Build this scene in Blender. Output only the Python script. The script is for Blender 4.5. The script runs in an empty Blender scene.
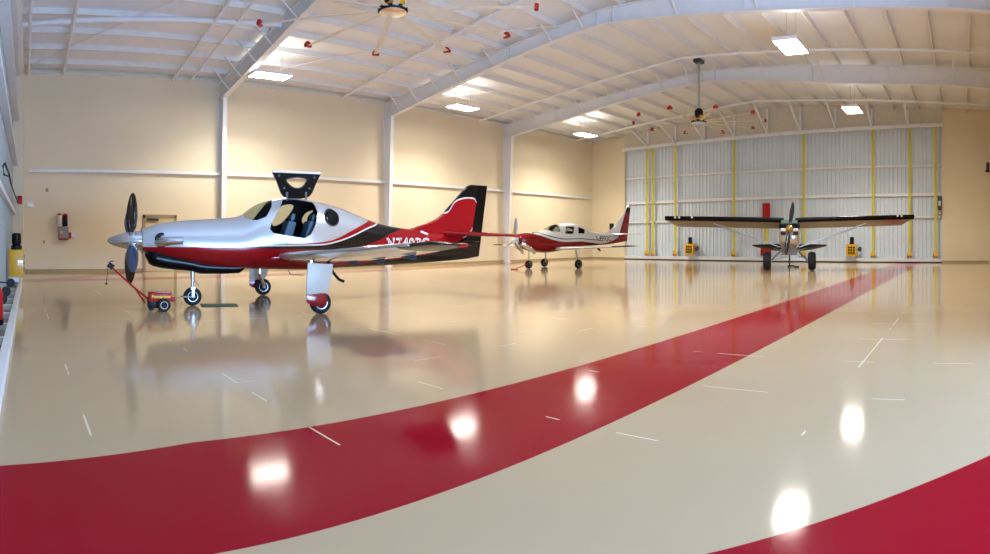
import bpy, bmesh, math, random
from math import sin, cos, tan, atan2, pi, sqrt, radians
from mathutils import Vector, Matrix
random.seed(7)
scene = bpy.context.scene
col = scene.collection
EYE, FPX, CX, HY = 1.6, 600.0, 20.0, 240.0      # eye height, focal length (px), azimuth 0 column, horizon row

# ------------------------------------------------------------------ materials
def lin(h):
    if isinstance(h, str):
        h = h.lstrip('#'); h = [int(h[i:i+2], 16)/255 for i in (0, 2, 4)]
        return tuple(c/12.92 if c <= .04045 else ((c+.055)/1.055)**2.4 for c in h) + (1,)
    return tuple(h[:3]) + (1,)

def N(nt, t, **kw):
    n = nt.nodes.new(t)
    for k, v in kw.items():
        if k == 'loc': n.location = v
        else: setattr(n, k, v)
    return n

def mat(name, color, rough=.5, metal=0., coat=0., var=.04, scale=3., bump=0., bscale=60., spec=.5, trans=0., ior=1.45, emit=None, estr=0., coords='Object'):
    m = bpy.data.materials.new(name); m.use_nodes = True
    nt = m.node_tree; b = nt.nodes['Principled BSDF']
    c = lin(color)
    tc = N(nt, 'ShaderNodeTexCoord')
    no = N(nt, 'ShaderNodeTexNoise'); no.inputs['Scale'].default_value = scale; no.inputs['Detail'].default_value = 3
    nt.links.new(tc.outputs[coords], no.inputs['Vector'])
    mr = N(nt, 'ShaderNodeMapRange'); mr.inputs['To Min'].default_value = 1-var; mr.inputs['To Max'].default_value = 1+var
    mr.inputs['From Min'].default_value = .3; mr.inputs['From Max'].default_value = .7
    nt.links.new(no.outputs['Fac'], mr.inputs['Value'])
    mx = N(nt, 'ShaderNodeVectorMath', operation='SCALE'); mx.inputs[0].default_value = c[:3]
    nt.links.new(mr.outputs[0], mx.inputs['Scale'])
    nt.links.new(mx.outputs[0], b.inputs['Base Color'])
    b.inputs['Roughness'].default_value = rough; b.inputs['Metallic'].default_value = metal
    b.inputs['Coat Weight'].default_value = coat; b.inputs['Coat Roughness'].default_value = .04
    b.inputs['Specular IOR Level'].default_value = spec
    b.inputs['Transmission Weight'].default_value = trans; b.inputs['IOR'].default_value = ior
    if bump:
        n2 = N(nt, 'ShaderNodeTexNoise'); n2.inputs['Scale'].default_value = bscale
        nt.links.new(tc.outputs[coords], n2.inputs['Vector'])
        bp = N(nt, 'ShaderNodeBump'); bp.inputs['Strength'].default_value = bump; bp.inputs['Distance'].default_value = .01
        nt.links.new(n2.outputs['Fac'], bp.inputs['Height']); nt.links.new(bp.outputs[0], b.inputs['Normal'])
    if emit:
        b.inputs['Emission Color'].default_value = lin(emit); b.inputs['Emission Strength'].default_value = estr
    return m

M = dict(
    wall=mat('tan_painted_wall', '#e4d6b6', .55, var=.03, scale=.35, bump=.15, bscale=25),
    ceil=mat('white_roof_liner', '#e6e6e4', .7, var=.03, scale=.5, bump=.3, bscale=4),
    steel=mat('white_painted_steel', '#e2e3e3', .45, var=.02),
    purlin=mat('cream_painted_purlin', '#e2dfd9', .5, var=.03),
    doorp=mat('pale_grey_steel_sheet', '#d2dde6', .45, var=.03, scale=1.),
    doorw=mat('white_door_tube', '#e4e6e6', .4),
    base=mat('dark_rubber_strip', '#17181a', .6),
    tanbase=mat('tan_base_strip', '#a8946c', .6),
    yellow=mat('yellow_strap', '#d2c51c', .6),
    ybox=mat('yellow_paint', '#dfa908', .35, coat=.5),
    black=mat('black_plastic', '#0a0a0b', .5, spec=.3),
    blackgloss=mat('black_gloss_paint', '#050506', .25, coat=0, spec=.22),
    interior=mat('black_cabin_lining', '#0c0c0e', .75),
    rubber=mat('black_tyre_rubber', '#17171a', .7, bump=.3),
    chrome=mat('polished_metal', '#d9dade', .16, metal=1.),
    alum=mat('brushed_metal', '#b4b8bb', .35, metal=.9),
    red=mat('red_gloss_paint', '#8c0714', .18, coat=.3),
    redp=mat('red_plastic', '#a81416', .4, spec=.3),
    white=mat('white_gloss_paint', '#e6e4de', .2, coat=.8),
    geardoor=mat('warm_white_paint', '#c9c2b4', .35),
    header=mat('cream_header_panel', '#d2cab9', .6),
    doorn=mat('grey_steel_sheet', '#a9ada6', .5),
    offwhite=mat('off_white_paint', '#dcd8cc', .4),
    silver=mat('silver_paint', '#c9ccd0', .26, metal=.45, coat=1.),
    grey=mat('grey_paint', '#878a8c', .45),
    dgrey=mat('dark_grey_metal', '#3b3d40', .45, metal=.3),
    seat=mat('blue_grey_leather', '#3a5266', .45, bump=.3, bscale=20),
    blade=mat('black_propeller_paint', '#0d0e10', .14, coat=1.),
    bluegrey=mat('blue_grey_blade', '#32405a', .2, coat=1.),
    tanpaint=mat('warm_grey_aircraft_paint', '#a89880', .3, coat=.6),
    fabric=mat('tan_wing_underside', '#8f7e62', .5, coat=.2),
    brass=mat('gold_spinner', '#c7a456', .25, metal=.8),
    glass=mat('tinted_glass', '#c3cdc9', .02, trans=1., ior=1.12, var=0),
    dglass=mat('dark_tinted_glass', '#07090b', .08, spec=.3, var=0),
    gglass=mat('green_tinted_glass', '#5d8378', .1, coat=1., var=0),
    green=mat('dark_green_mat', '#1c4a3a', .7),
    doorleaf=mat('tan_door_paint', '#cfbd93', .5),
    doorframe=mat('brown_door_frame', '#a08d68', .5),
    fan=mat('pale_fan_blade', '#d9cdb4', .5),
    lens=mat('lamp_tubes', '#ffffff', .4, emit='#fff8ec', estr=48.0),
    text_y=mat('yellow_lettering', '#f0d020', .5),
    text_w=mat('white_lettering', '#e8e4da', .5),
    text_k=mat('black_lettering', '#0a0a0a', .5),
)

# ------------------------------------------------------------------ mesh helpers
class MB:
    def __init__(s): s.v = []; s.f = []; s.m = []
    def add(s, vs, fs, mi=0):
        b = len(s.v); s.v += [tuple(p) for p in vs]; s.f += [tuple(b+i for i in f) for f in fs]; s.m += [mi]*len(fs); return s
    def box(s, c, size, rz=0, mi=0, ry=0):
        h = [x/2 for x in size]
        R = Matrix.Rotation(rz, 3, 'Z') @ Matrix.Rotation(ry, 3, 'Y')
        vs = [Vector(c) + R @ Vector((a*h[0], b*h[1], d*h[2])) for a in (-1, 1) for b in (-1, 1) for d in (-1, 1)]
        return s.add(vs, [(0,1,3,2),(4,6,7,5),(0,4,5,1),(2,3,7,6),(0,2,6,4),(1,5,7,3)], mi)
    def lo(s, lo, hi, mi=0):
        return s.box([(a+b)/2 for a, b in zip(lo, hi)], [b-a for a, b in zip(lo, hi)], mi=mi)
    def loft(s, rings, mi=0, caps=True, closed=True):
        n = len(rings[0]); vs = [p for r in rings for p in r]; fs = []
        for i in range(len(rings)-1):
            for j in range(n if closed else n-1):
                k = (j+1) % n
                fs.append((i*n+j, i*n+k, (i+1)*n+k, (i+1)*n+j))
        if caps:
            fs.append(tuple(reversed(range(n)))); fs.append(tuple((len(rings)-1)*n+j for j in range(n)))
        return s.add(vs, fs, mi)
    def tube(s, pts, r, n=10, mi=0):
        pts = [Vector(p) for p in pts]; rs = r if isinstance(r, (list, tuple)) else [r]*len(pts)
        rings = []
        for i, p in enumerate(pts):
            d = (pts[min(i+1, len(pts)-1)] - pts[max(i-1, 0)]).normalized()
            up = Vector((0,0,1)) if abs(d.z) < .9 else Vector((1,0,0))
            a = d.cross(up).normalized(); b = d.cross(a)
            rings.append([p + a*cos(t)*rs[i] + b*sin(t)*rs[i] for t in [2*pi*k/n for k in range(n)]])
        return s.loft(rings, mi)
    def bar(s, p0, p1, w, h, mi=0):
        p0, p1 = Vector(p0), Vector(p1); d = (p1-p0).normalized()
        up = Vector((0,0,1)) if abs(d.z) < .95 else Vector((1,0,0))
        a = d.cross(up).normalized(); b = a.cross(d)
        return s.loft([[p + a*x*w/2 + b*y*h/2 for x, y in ((-1,-1),(1,-1),(1,1),(-1,1))] for p in (p0, p1)], mi)
    def lathe(s, c, axis, prof, n=28, mi=0):
        c = Vector(c); d = Vector(axis).normalized()
        up = Vector((0,0,1)) if abs(d.z) < .9 else Vector((1,0,0))
        a = d.cross(up).normalized(); b = d.cross(a)
        return s.loft([[c + d*h + (a*cos(t)+b*sin(t))*max(r, .0005) for t in [2*pi*k/n for k in range(n)]] for r, h in prof], mi)
    def prism(s, poly, fn, d0, d1, mi=0):
        """poly of (a,b); fn(a,b,d) -> point; solid between d0 and d1"""
        n = len(poly)
        vs = [fn(a, b, d0) for a, b in poly] + [fn(a, b, d1) for a, b in poly]
        fs = [tuple(range(n)), tuple(reversed(range(n, 2*n)))] + [(i, i+n, (i+1) % n + n, (i+1) % n) for i in range(n)]
        return s.add(vs, fs, mi)
    def build(s, name, mats, parent=None, smooth=True, bevel=0, auto=35):
        me = bpy.data.meshes.new(name); me.from_pydata(s.v, [], s.f)
        for m in (mats if isinstance(mats, (list, tuple)) else [mats]): me.materials.append(m)
        me.polygons.foreach_set('material_index', s.m)
        bm = bmesh.new(); bm.from_mesh(me); bmesh.ops.recalc_face_normals(bm, faces=bm.faces)
        if bevel:
            bmesh.ops.bevel(bm, geom=[e for e in bm.edges if e.is_manifold and e.calc_face_angle(0) > .6], offset=bevel, segments=2, affect='EDGES', profile=.6)
        for f in bm.faces: f.smooth = smooth
        for e in bm.edges:
            if len(e.link_faces) == 2 and e.calc_face_angle(0) > radians(auto): e.smooth = False
        bm.to_mesh(me); bm.free()
        o = bpy.data.objects.new(name, me); col.objects.link(o)
        if parent: o.parent = parent
        return o

def tag(o, label=None, cat=None, group=None, kind=None):
    if label: o['label'] = label
    if cat: o['category'] = cat
    if group: o['group'] = group
    if kind: o['kind'] = kind
    return o
def empty(name, loc, rz=0, label=None, cat=None, group=None, kind=None):
    o = bpy.data.objects.new(name, None); col.objects.link(o); o.location = loc; o.rotation_euler = (0,0,rz)
    o.empty_display_size = .3
    return tag(o, label, cat, group, kind)
def struct(o, label=None, cat=None): return tag(o, label, cat, kind='structure')

def rrect(w, h, r, n=4, cx=0, cy=0):
    out = []
    for sx, sy, a0 in ((1,1,0), (-1,1,pi/2), (-1,-1,pi), (1,-1,1.5*pi)):
        for k in range(n+1):
            a = a0 + k/n*pi/2
            out.append((cx + sx*(w/2-r) + r*cos(a), cy + sy*(h/2-r) + r*sin(a)))
    return out

def pchip(tab):
    xs = [t[0] for t in tab]; ys = [t[1] for t in tab]; n = len(xs)
    h = [xs[i+1]-xs[i] for i in range(n-1)]; dl = [(ys[i+1]-ys[i])/h[i] for i in range(n-1)]
    m = [dl[0]] + [0 if dl[i-1]*dl[i] <= 0 else 2*dl[i-1]*dl[i]/(dl[i-1]+dl[i]) for i in range(1, n-1)] + [dl[-1]]
    def f(x):
        if x <= xs[0]: return ys[0]
        if x >= xs[-1]: return ys[-1]
        i = 0
        while x > xs[i+1]: i += 1
        t = (x-xs[i])/h[i]
        return (2*t**3-3*t*t+1)*ys[i] + (t**3-2*t*t+t)*h[i]*m[i] + (-2*t**3+3*t*t)*ys[i+1] + (t**3-t*t)*h[i]*m[i+1]
    return f
def catmull(pts, k=5, closed=True):
    out = []; n = len(pts)
    for i in range(n):
        p = [pts[(i+j-1) % n] for j in range(4)]
        for s_ in range(k):
            t = s_/k
            out.append(tuple(.5*(2*p[1][c] + (p[2][c]-p[0][c])*t + (2*p[0][c]-5*p[1][c]+4*p[2][c]-p[3][c])*t*t + (3*p[1][c]-p[0][c]-3*p[2][c]+p[3][c])*t**3) for c in (0, 1)))
    return out

def ground(px, py, z=0):
    a = (px-CX)/FPX; d = (EYE-z)*FPX/(py-HY); return d*sin(a), d*cos(a)
class Frame:
    """an aircraft's own axes: local x runs aft, local y to its right side; sp() reads a point of the plane local y = v"""
    def __init__(s, ox, oy, r): s.o = (ox, oy); s.r = r
    def sp(s, px, py, v=0.):
        a = (px-CX)/FPX; D = (sin(a), cos(a)); ex = (cos(s.r), sin(s.r)); ey = (-sin(s.r), cos(s.r))
        P = (s.o[0]+v*ey[0], s.o[1]+v*ey[1])
        d = (P[0]*ex[1]-P[1]*ex[0])/(D[0]*ex[1]-D[1]*ex[0])
        return ((d*D[0]-s.o[0])*ex[0] + (d*D[1]-s.o[1])*ex[1], EYE + d*(HY-py)/FPX)

def text_mesh(body, size, spacing=1., offset=0., bold=0.):
    cu = bpy.data.curves.new('lettering', 'FONT'); cu.body = body; cu.size = size; cu.space_character = spacing
    cu.offset = offset; cu.align_x = 'CENTER'; cu.align_y = 'CENTER'; cu.resolution_u = 3
    o = bpy.data.objects.new('lettering', cu); col.objects.link(o)
    bpy.context.view_layer.update()
    me = bpy.data.meshes.new_from_object(o.evaluated_get(bpy.context.evaluated_depsgraph_get()))
    vs = [tuple(v.co) for v in me.vertices]; fs = [tuple(p.vertices) for p in me.polygons]
    bpy.data.objects.remove(o); bpy.data.curves.remove(cu); bpy.data.meshes.remove(me)
    return vs, fs

def baked(o, cutters=(), op='DIFFERENCE', solid=None, moff=0):
    """apply solidify and booleans to o in its own axes, drop the cutters"""
    par = o.parent; o.parent = None
    if solid:
        md = o.modifiers.new('s', 'SOLIDIFY'); md.thickness = solid; md.offset = -1; md.material_offset = moff; md.material_offset_rim = moff
    cobs = []
    for c in cutters:
        co = c.build('cutter', M['interior'], smooth=False); cobs.append(co)
        md = o.modifiers.new('b', 'BOOLEAN'); md.object = co; md.operation = op; md.solver = 'EXACT'
    bpy.context.view_layer.update()
    me = bpy.data.meshes.new_from_object(o.evaluated_get(bpy.context.evaluated_depsgraph_get()))
    o.parent = par
    o.modifiers.clear(); old = o.data; o.data = me; me.name = old.name; bpy.data.meshes.remove(old)
    for c in cobs:
        d = c.data; bpy.data.objects.remove(c); bpy.data.meshes.remove(d)
    return o

# ------------------------------------------------------------------ building shell
LEN, WY, RY = 42.3, 30.0, 14.1        # end wall X, long wall Y, ridge Y
RW = -1.9                             # right wall Y
def roof(y): return 10.12 + (WY-y)*.0915 if y > RY else 10.12 + (WY-RY)*.0915 - (RY-y)*.052
# floor
def floor_material():
    m = bpy.data.materials.new('epoxy_floor'); m.use_nodes = True; nt = m.node_tree; b = nt.nodes['Principled BSDF']; L = nt.links
    tc = N(nt, 'ShaderNodeTexCoord'); sx = N(nt, 'ShaderNodeSeparateXYZ'); L.new(tc.outputs['Object'], sx.inputs[0])
    X, Y = sx.outputs['X'], sx.outputs['Y']
    def mth(op, a, b_=None, c=None):
        n = N(nt, 'ShaderNodeMath', operation=op)
        for i, q in enumerate((a, b_, c)):
            if q is None: continue
            if isinstance(q, (int, float)): n.inputs[i].default_value = q
            else: L.new(q, n.inputs[i])
        return n.outputs[0]
    def band(v, c, hw): return mth('LESS_THAN', mth('ABSOLUTE', mth('SUBTRACT', v, c)), hw)
    def mul(a, b_): return mth('MULTIPLY', a, b_)
    def mx(a, b_): return mth('MAXIMUM', a, b_)
    Yb_ = mth('ADD', Y, mul(mth('MAXIMUM', mth('SUBTRACT', 1.35, X), 0.), .2))
    main = mul(mth('LESS_THAN', Yb_, 4.55), mth('GREATER_THAN', Y, 2.9))                                       # long stripe
    lineD = mth('ADD', mul(X, .881), Y)
    diag = mul(band(lineD, 2.45, 1.27), mth('LESS_THAN', Y, 2.9))     # stripe cutting the near corner
    far = band(mth('SUBTRACT', Y, mul(X, .14)), 23.6, .8)
    far = mul(far, mth('LESS_THAN', X, 33.))
    dg2 = mul(band(mth('SUBTRACT', Y, mul(X, 1.25)), 22.6, 1.0), mth('GREATER_THAN', Y, 22.8))
    red = mx(mx(main, diag), mx(far, dg2))
    n1 = N(nt, 'ShaderNodeTexNoise'); n1.inputs['Scale'].default_value = .5; n1.inputs['Detail'].default_value = 5; L.new(tc.outputs['Object'], n1.inputs['Vector'])
    cr = N(nt, 'ShaderNodeMix', data_type='RGBA'); cr.inputs[6].default_value = lin('#b09776'); cr.inputs[7].default_value = lin('#b7a07e'); L.new(n1.outputs['Fac'], cr.inputs[0])
    rr = N(nt, 'ShaderNodeMix', data_type='RGBA'); rr.inputs[6].default_value = lin('#8a061a'); rr.inputs[7].default_value = lin('#94081e'); L.new(n1.outputs['Fac'], rr.inputs[0])
    mixc = N(nt, 'ShaderNodeMix', data_type='RGBA'); L.new(red, mixc.inputs[0]); L.new(cr.outputs[2], mixc.inputs[6]); L.new(rr.outputs[2], mixc.inputs[7])
    # saw-cut joints: every 1.8 m across, every 5 m along, their broken glints painted as pale dashes
    jx = mth('LESS_THAN', mth('ABSOLUTE', mth('SUBTRACT', mth('MODULO', mth('ADD', X, 1.22+180-.9), 1.8), .9)), .009)
    jy = mth('LESS_THAN', mth('ABSOLUTE', mth('SUBTRACT', mth('MODULO', mth('ADD', Y, 3.7+50-2.5), 5.), 2.5)), .009)
    n2 = N(nt, 'ShaderNodeTexNoise'); n2.inputs['Scale'].default_value = 1.1; n2.inputs['Detail'].default_value = 1; L.new(tc.outputs['Object'], n2.inputs['Vector'])
    glint = mth('GREATER_THAN', n2.outputs['Fac'], .585)
    j = mul(mx(jx, jy), glint)
    mj = N(nt, 'ShaderNodeMix', data_type='RGBA'); L.new(mul(j, .75), mj.inputs[0]); L.new(mixc.outputs[2], mj.inputs[6]); mj.inputs[7].default_value = lin('#e8ddc4')
    L.new(mj.outputs[2], b.inputs['Base Color'])
    b.inputs['Roughness'].default_value = .085
    sp_ = mth('SUBTRACT', .24, mul(red, .15)); L.new(sp_, b.inputs['Specular IOR Level'])
    b.inputs['Coat Weight'].default_value = 0
    n3 = N(nt, 'ShaderNodeTexNoise'); n3.inputs['Scale'].default_value = 45; n3.inputs['Detail'].default_value = 3; L.new(tc.outputs['Object'], n3.inputs['Vector'])
    n4 = N(nt, 'ShaderNodeTexNoise'); n4.inputs['Scale'].default_value = 1.2; L.new(tc.outputs['Object'], n4.inputs['Vector'])
    hs = mth('ADD', mul(n3.outputs['Fac'], .09), mul(n4.outputs['Fac'], .1))
    bp = N(nt, 'ShaderNodeBump'); bp.inputs['Strength'].default_value = .25; bp.inputs['Distance'].default_value = .012
    L.new(hs, bp.inputs['Height']); L.new(bp.outputs[0], b.inputs['Normal']); L.new(bp.outputs[0], b.inputs['Coat Normal'])
    return m
struct(MB().lo((-1.2, RW-.3, -.2), (LEN+1, WY+.3, 0)).build('floor', floor_material(), smooth=False), 'glossy beige epoxy floor with red stripes', 'floor')

# ceiling: insulated liner, two slopes
c_ = MB(); ys = [RW-.3, RY, WY+.3]
for a, b in ((ys[0], ys[1]), (ys[1], ys[2])):
    ra = roof(a) if a != RY else roof(RY); rb = roof(b)
    c_.add([(-1.2,a,ra),(LEN+1,a,ra),(LEN+1,b,rb),(-1.2,b,rb),(-1.2,a,ra+.15),(LEN+1,a,ra+.15),(LEN+1,b,rb+.15),(-1.2,b,rb+.15)],
           [(0,1,2,3),(4,7,6,5),(0,4,5,1),(1,5,6,2),(2,6,7,3),(3,7,4,0)])
struct(c_.build('ceiling', M['ceil'], smooth=False), 'white lined sloping hangar roof', 'ceiling')
struct(MB().lo((-1.2, WY, 0), (LEN+1, WY+.25, 10.2)).build('wall_left', M['wall'], smooth=False), 'long tan painted side wall', 'wall')
# end wall around the big door
DY0, DY1 = 1.44, 26.7
def dtop(y): return 9.1 + (DY1-y)/(DY1-DY0)*.6
w = MB(); w.lo((LEN, DY1, 0), (LEN+.5, WY, 10.2))
struct(w.build('wall_far_left', M['wall'], smooth=False), 'tan wall strip left of the far hangar door', 'wall')
w = MB(); w.lo((LEN, RW-.25, 0), (LEN+.5, DY0, roof(RW)))
w.add([(LEN,RW,roof(RW)-.02),(LEN,DY0,roof(RW)-.02),(LEN,DY0,roof(DY0)+.05),(LEN,RW,roof(RW)+.05)], [(0,1,2,3)])
struct(w.build('wall_far_right', M['wall'], smooth=False), 'tan wall right of the far hangar door', 'wall')
w = MB(); yy = [DY0, RY, DY1]
w.prism([(DY0, dtop(DY0)), (DY1, dtop(DY1)), (DY1, roof(DY1)+.05), (RY, roof(RY)+.05), (DY0, roof(DY0)+.05)], lambda a, b, d: (d, a, b), LEN, LEN+.5)
w.prism([(DY1, 10.15), (WY, 10.15), (DY1, roof(DY1)+.05)], lambda a, b, d: (d, a, b), LEN, LEN+.5)
struct(w.build('wall_far_header', M['header'], smooth=False), 'cream liner panel above the far hangar door', 'wall')
# near (camera side) door wall, slightly out of square
LX0, LSL = .20, .0156
def LW(s, t, z=0.): return (LX0 - LSL*s - t, WY - s, z)     # s = distance from the corner, t = depth into the wall
def lbox(mb, s0, s1, t0, t1, z0, z1, mi=0):
    vs = [LW(s_, t_, z_) for s_ in (s0, s1) for t_ in (t0, t1) for z_ in (z0, z1)]
    return mb.add(vs, [(0,1,3,2),(4,6,7,5),(0,4,5,1),(2,3,7,6),(0,2,6,4),(1,5,7,3)], mi)
w = MB(); lbox(w, 0, 3.3, 0, .7, 0, 10.3)
struct(w.build('wall_near_corner', M['wall'], smooth=False), 'narrow tan wall strip beside the near hangar door', 'wall')
w = MB(); lbox(w, 3.3, 32.2, 0, .7, 9.2, 11.7)
struct(w.build('wall_near_header', M['ceil'], smooth=False), 'white panel above the near hangar door', 'wall')
# right wall with an open doorway behind the camera's shoulder
w = MB(); w.lo((9.5, RW-.25, 0), (LEN, RW, roof(RW)+.1)); w.lo((-1.2, RW-.25, 6.2), (9.5, RW, roof(RW)+.1)); w.lo((-1.2, RW-.25, 0), (.6, RW, 6.2))
struct(w.build('wall_right', M['wall'], smooth=False), 'tan right side wall with an open doorway', 'wall')
struct(MB().lo((.25, WY-.025, 0), (LEN, WY, .14)).build('baseboard_left', M['tanbase'], smooth=False), 'tan base strip along the long wall', 'baseboard')
struct(MB().lo((LEN-.025, RW, 0), (LEN, DY0, .14)).build('baseboard_right', M['tanbase'], smooth=False), 'tan base strip right of the far door', 'baseboard')
struct(MB().lo((LEN-.025, DY1, 0), (LEN, WY-.03, .14)).build('baseboard_far', M['tanbase'], smooth=False), 'tan base strip left of the far door', 'baseboard')

# ------------------------------------------------------------------ big steel doors
def corrugated(y0, y1, x, ztop, pitch=.3, flip=1):
    mb = MB(); n = int((y1-y0)/pitch); prof = []
    for i in range(n):
        y = y0 + (y1-y0)*i/n; p = (y1-y0)/n
        prof += [(y, 0), (y+p*.62, 0), (y+p*.72, .045), (y+p*.9, .045)]
    prof.append((y1, 0))
    vs = []
    for y, dx in prof: vs += [(x - flip*dx, y, .1), (x - flip*dx, y, ztop(y))]
    fs = [(2*i, 2*i+2, 2*i+3, 2*i+1) for i in range(len(prof)-1)]
    mb.add(vs, fs)
    mb.lo((x+.01, y0, .1), (x+.05, y1, 9.0))
    return mb
d1 = empty('door_1', (LEN, (DY0+DY1)/2, 0), 0, 'wide ribbed pale grey hangar door at the far end', 'hangar door', kind='structure')
def dl(mb, name, m, **k):      # door children live in world axes: undo the parent's offset
    o = mb.build(name, m, **k); o.parent = d1; o.matrix_parent_inverse = Matrix.Translation((-LEN, -(DY0+DY1)/2, 0)); return o
dl(corrugated(DY0, DY1, LEN+.35, dtop), 'door_panel', M['doorp'], smooth=False)
for z, h, sag in ((6.78, .15, .1), (4.75, .22, .06), (3.15, .13, .03)):
    mb = MB(); mb.bar((LEN+.2, DY0+.05, z+.1), (LEN+.2, DY1-.1, z-.1), .16, h); dl(mb, 'girt', M['doorw'], smooth=False)
mb = MB(); mb.lo((LEN-.02, DY0+.02, .06), (LEN+.3, DY1-.02, .32)); dl(mb, 'bottom_rail', M['doorw'], smooth=False)
mb = MB(); mb.lo((LEN-.04, DY0, 0), (LEN+.3, DY1, .07)); dl(mb, 'floor_seal', M['base'], smooth=False)
mb = MB(); mb.bar((LEN-.05, DY0-.1, dtop(DY0)), (LEN-.05, DY1+.2, dtop(DY1)), .22, .26); dl(mb, 'header_tube', M['doorw'], smooth=False)
for yy in (5.0, 9.2, 13.2, 17.4, 21.6):
    mb = MB(); mb.lo((LEN+.33-.06, yy-.03, .3), (LEN+.35, yy+.03, dtop(yy)-.1)); dl(mb, 'panel_seam', M['doorp'], smooth=False)

# yellow lifting straps down the door
for i, (px, lab) in enumerate(((647.5, 'yellow lifting strap nearest the left edge of the far door'), (653.3, 'yellow lifting strap second from the left edge of the far door, close beside the first'),
        (675.7, 'yellow lifting strap on the grey door above the high wing\'s left tip'), (734, 'yellow lifting strap on the grey door between left yellow box and tall red board'),
        (804, 'yellow lifting strap just right of the propeller of the high-wing aircraft'), (873.3, 'yellow lifting strap on the grey door right of the right-hand yellow box'),
        (909.7, 'yellow lifting strap behind the right wingtip of the high-wing aircraft'), (935.5, 'yellow lifting strap nearest the right edge of the far door'))):
    Y = LEN/tan((px-CX)/FPX)
    t = empty('lifting_strap', (LEN-.04, Y, 0), 0, lab, 'strap', 'yellow straps on the far door')
    MB().lo((-.015, -.085, .6), (.015, .085, dtop(Y)-.12)).build('strap', M['yellow'], t, smooth=False)
    mb = MB(); mb.lathe((0,-.17,.52), (0,1,0), [(.001,0),(.17,0),(.17,.03),(.12,.05),(.12,.29),(.17,.31),(.17,.34),(.001,.34)], 20)
    mb.build('pulley', M['ybox'], t)
    mb = MB(); mb.lo((-.14,-.22,.36),(.14,-.18,.72)); mb.lo((-.14,.18,.36),(.14,.22,.72)); mb.lo((.1,-.2,.3),(.14,.2,.74))
    mb.build('bracket', M['offwhite'], t, smooth=False)
# short strap, red board and red box at the middle of the door
Yb = LEN/tan((766.5-CX)/FPX)
mb = MB(); mb.lo((LEN-.1, Yb-.29, 2.62), (LEN-.02, Yb+.29, 4.35)); mb.lo((LEN-.12, Yb-.27, 4.1), (LEN-.1, Yb+.27, 4.28))
tag(mb.build('board', M['redp'], bevel=.015), 'tall red board on the grey door behind the high wing', 'board')
t = empty('lifting_strap', (LEN-.04, Yb, 0), 0, 'short yellow strap running down below the tall red board', 'strap', 'yellow straps on the far door')
MB().lo((-.015,-.1,1.01),(.015,.1,2.6)).build('strap', M['yellow'], t, smooth=False)
mb = MB(); mb.lo((LEN-.22, Yb-.4, .42), (LEN-.03, Yb+.4, 1.0)); mb.lo((LEN-.25, Yb-.34, .5), (LEN-.22, Yb+.34, .92))
tag(mb.build('storage_box', M['redp'], bevel=.02), 'low red box at the door foot behind the left tyre', 'box')

# yellow hoist motors
def hoist(loc, rz, label):
    t = empty('hoist_motor', loc, rz, label, 'hoist motor', 'yellow hoist motors on the doors')
    mb = MB(); mb.lo((-.45,-.38,.45),(0,.38,1.3)); mb.build('housing', M['ybox'], t, bevel=.03)
    mb = MB()
    for r_ in range(3):
        for c2 in range(3): mb.lo((-.47,-.25+c2*.18,.6+r_*.2),(-.45,-.12+c2*.18,.74+r_*.2))
    mb.build('vent_grille', M['black'], t, smooth=False)
    mb = MB(); mb.lathe((-.22,0,1.3), (0,0,1), [(.17,0),(.17,.12),(.12,.14),(.15,.2),(.15,.48),(.1,.52),(.001,.52)], 20); mb.build('motor', M['black'], t)
    mb = MB(); mb.lathe((-.22,-.38,.95), (0,-1,0), [(.05,0),(.05,.1),(.17,.1),(.17,.3),(.05,.32),(.001,.32)], 18); mb.build('gearbox', M['dgrey'], t)
    mb = MB(); mb.lo((-.3,-.3,.3),(.02,.3,.45)); mb.build('mount', M['doorw'], t, smooth=False)
    return t
for px, lab in ((691.5, 'yellow hoist motor under the left wing of the high-wing aircraft'), (852.5, 'yellow hoist motor under the right wing of the high-wing aircraft')):
    hoist((LEN-.02, LEN/tan((px-CX)/FPX), 0), 0, lab)
# small fittings on the far door
def small(name, lo, hi, m, label, cat, group=None, bevel=.01):
    return tag(MB().lo(lo, hi).build(name, m, bevel=bevel), label, cat, group)
def atX(px, X=LEN): return X/tan((px-CX)/FPX)
t = empty('control_box', (LEN-.01, atX(939.7), 0), 0, 'dark blue control box on the right edge of far door', 'control box')
MB().lo((-.18,-.15,3.7),(0,.15,4.65)).build('case', M['dgrey'], t, bevel=.02)
MB().lo((-.2,-.08,4.0),(-.18,.08,4.35)).build('screen', M['offwhite'], t, smooth=False)
mb = MB(); mb.lathe((-.1,0,3.5),(-1,0,0),[(.13,-.1),(.13,.05),(.08,.1),(.001,.1)],16); mb.build('horn', M['brass'], t)
t = empty('wall_speaker', (LEN-.02, atX(989), 0), 0, 'dark wall lamp high on tan wall at right edge', 'lamp')
mb = MB(); mb.lo((-.25,-.1,6.55),(0,.2,7.05)); mb.build('bracket', M['dgrey'], t, bevel=.02)
mb = MB(); mb.lathe((-.25,0,6.5),(0,0,1),[(.001,-.12),(.28,-.12),(.3,-.05),(.1,.06),(.001,.06)],18); mb.build('shade', M['black'], t)
t.name = 'wall_lamp'
small('wall_mount_box', (LEN-.1, atX(612,LEN)-.2, 2.3), (LEN, atX(612,LEN)+.2, 3.0), M['black'], 'small black box on tan wall behind white tail fin', 'box')

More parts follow.
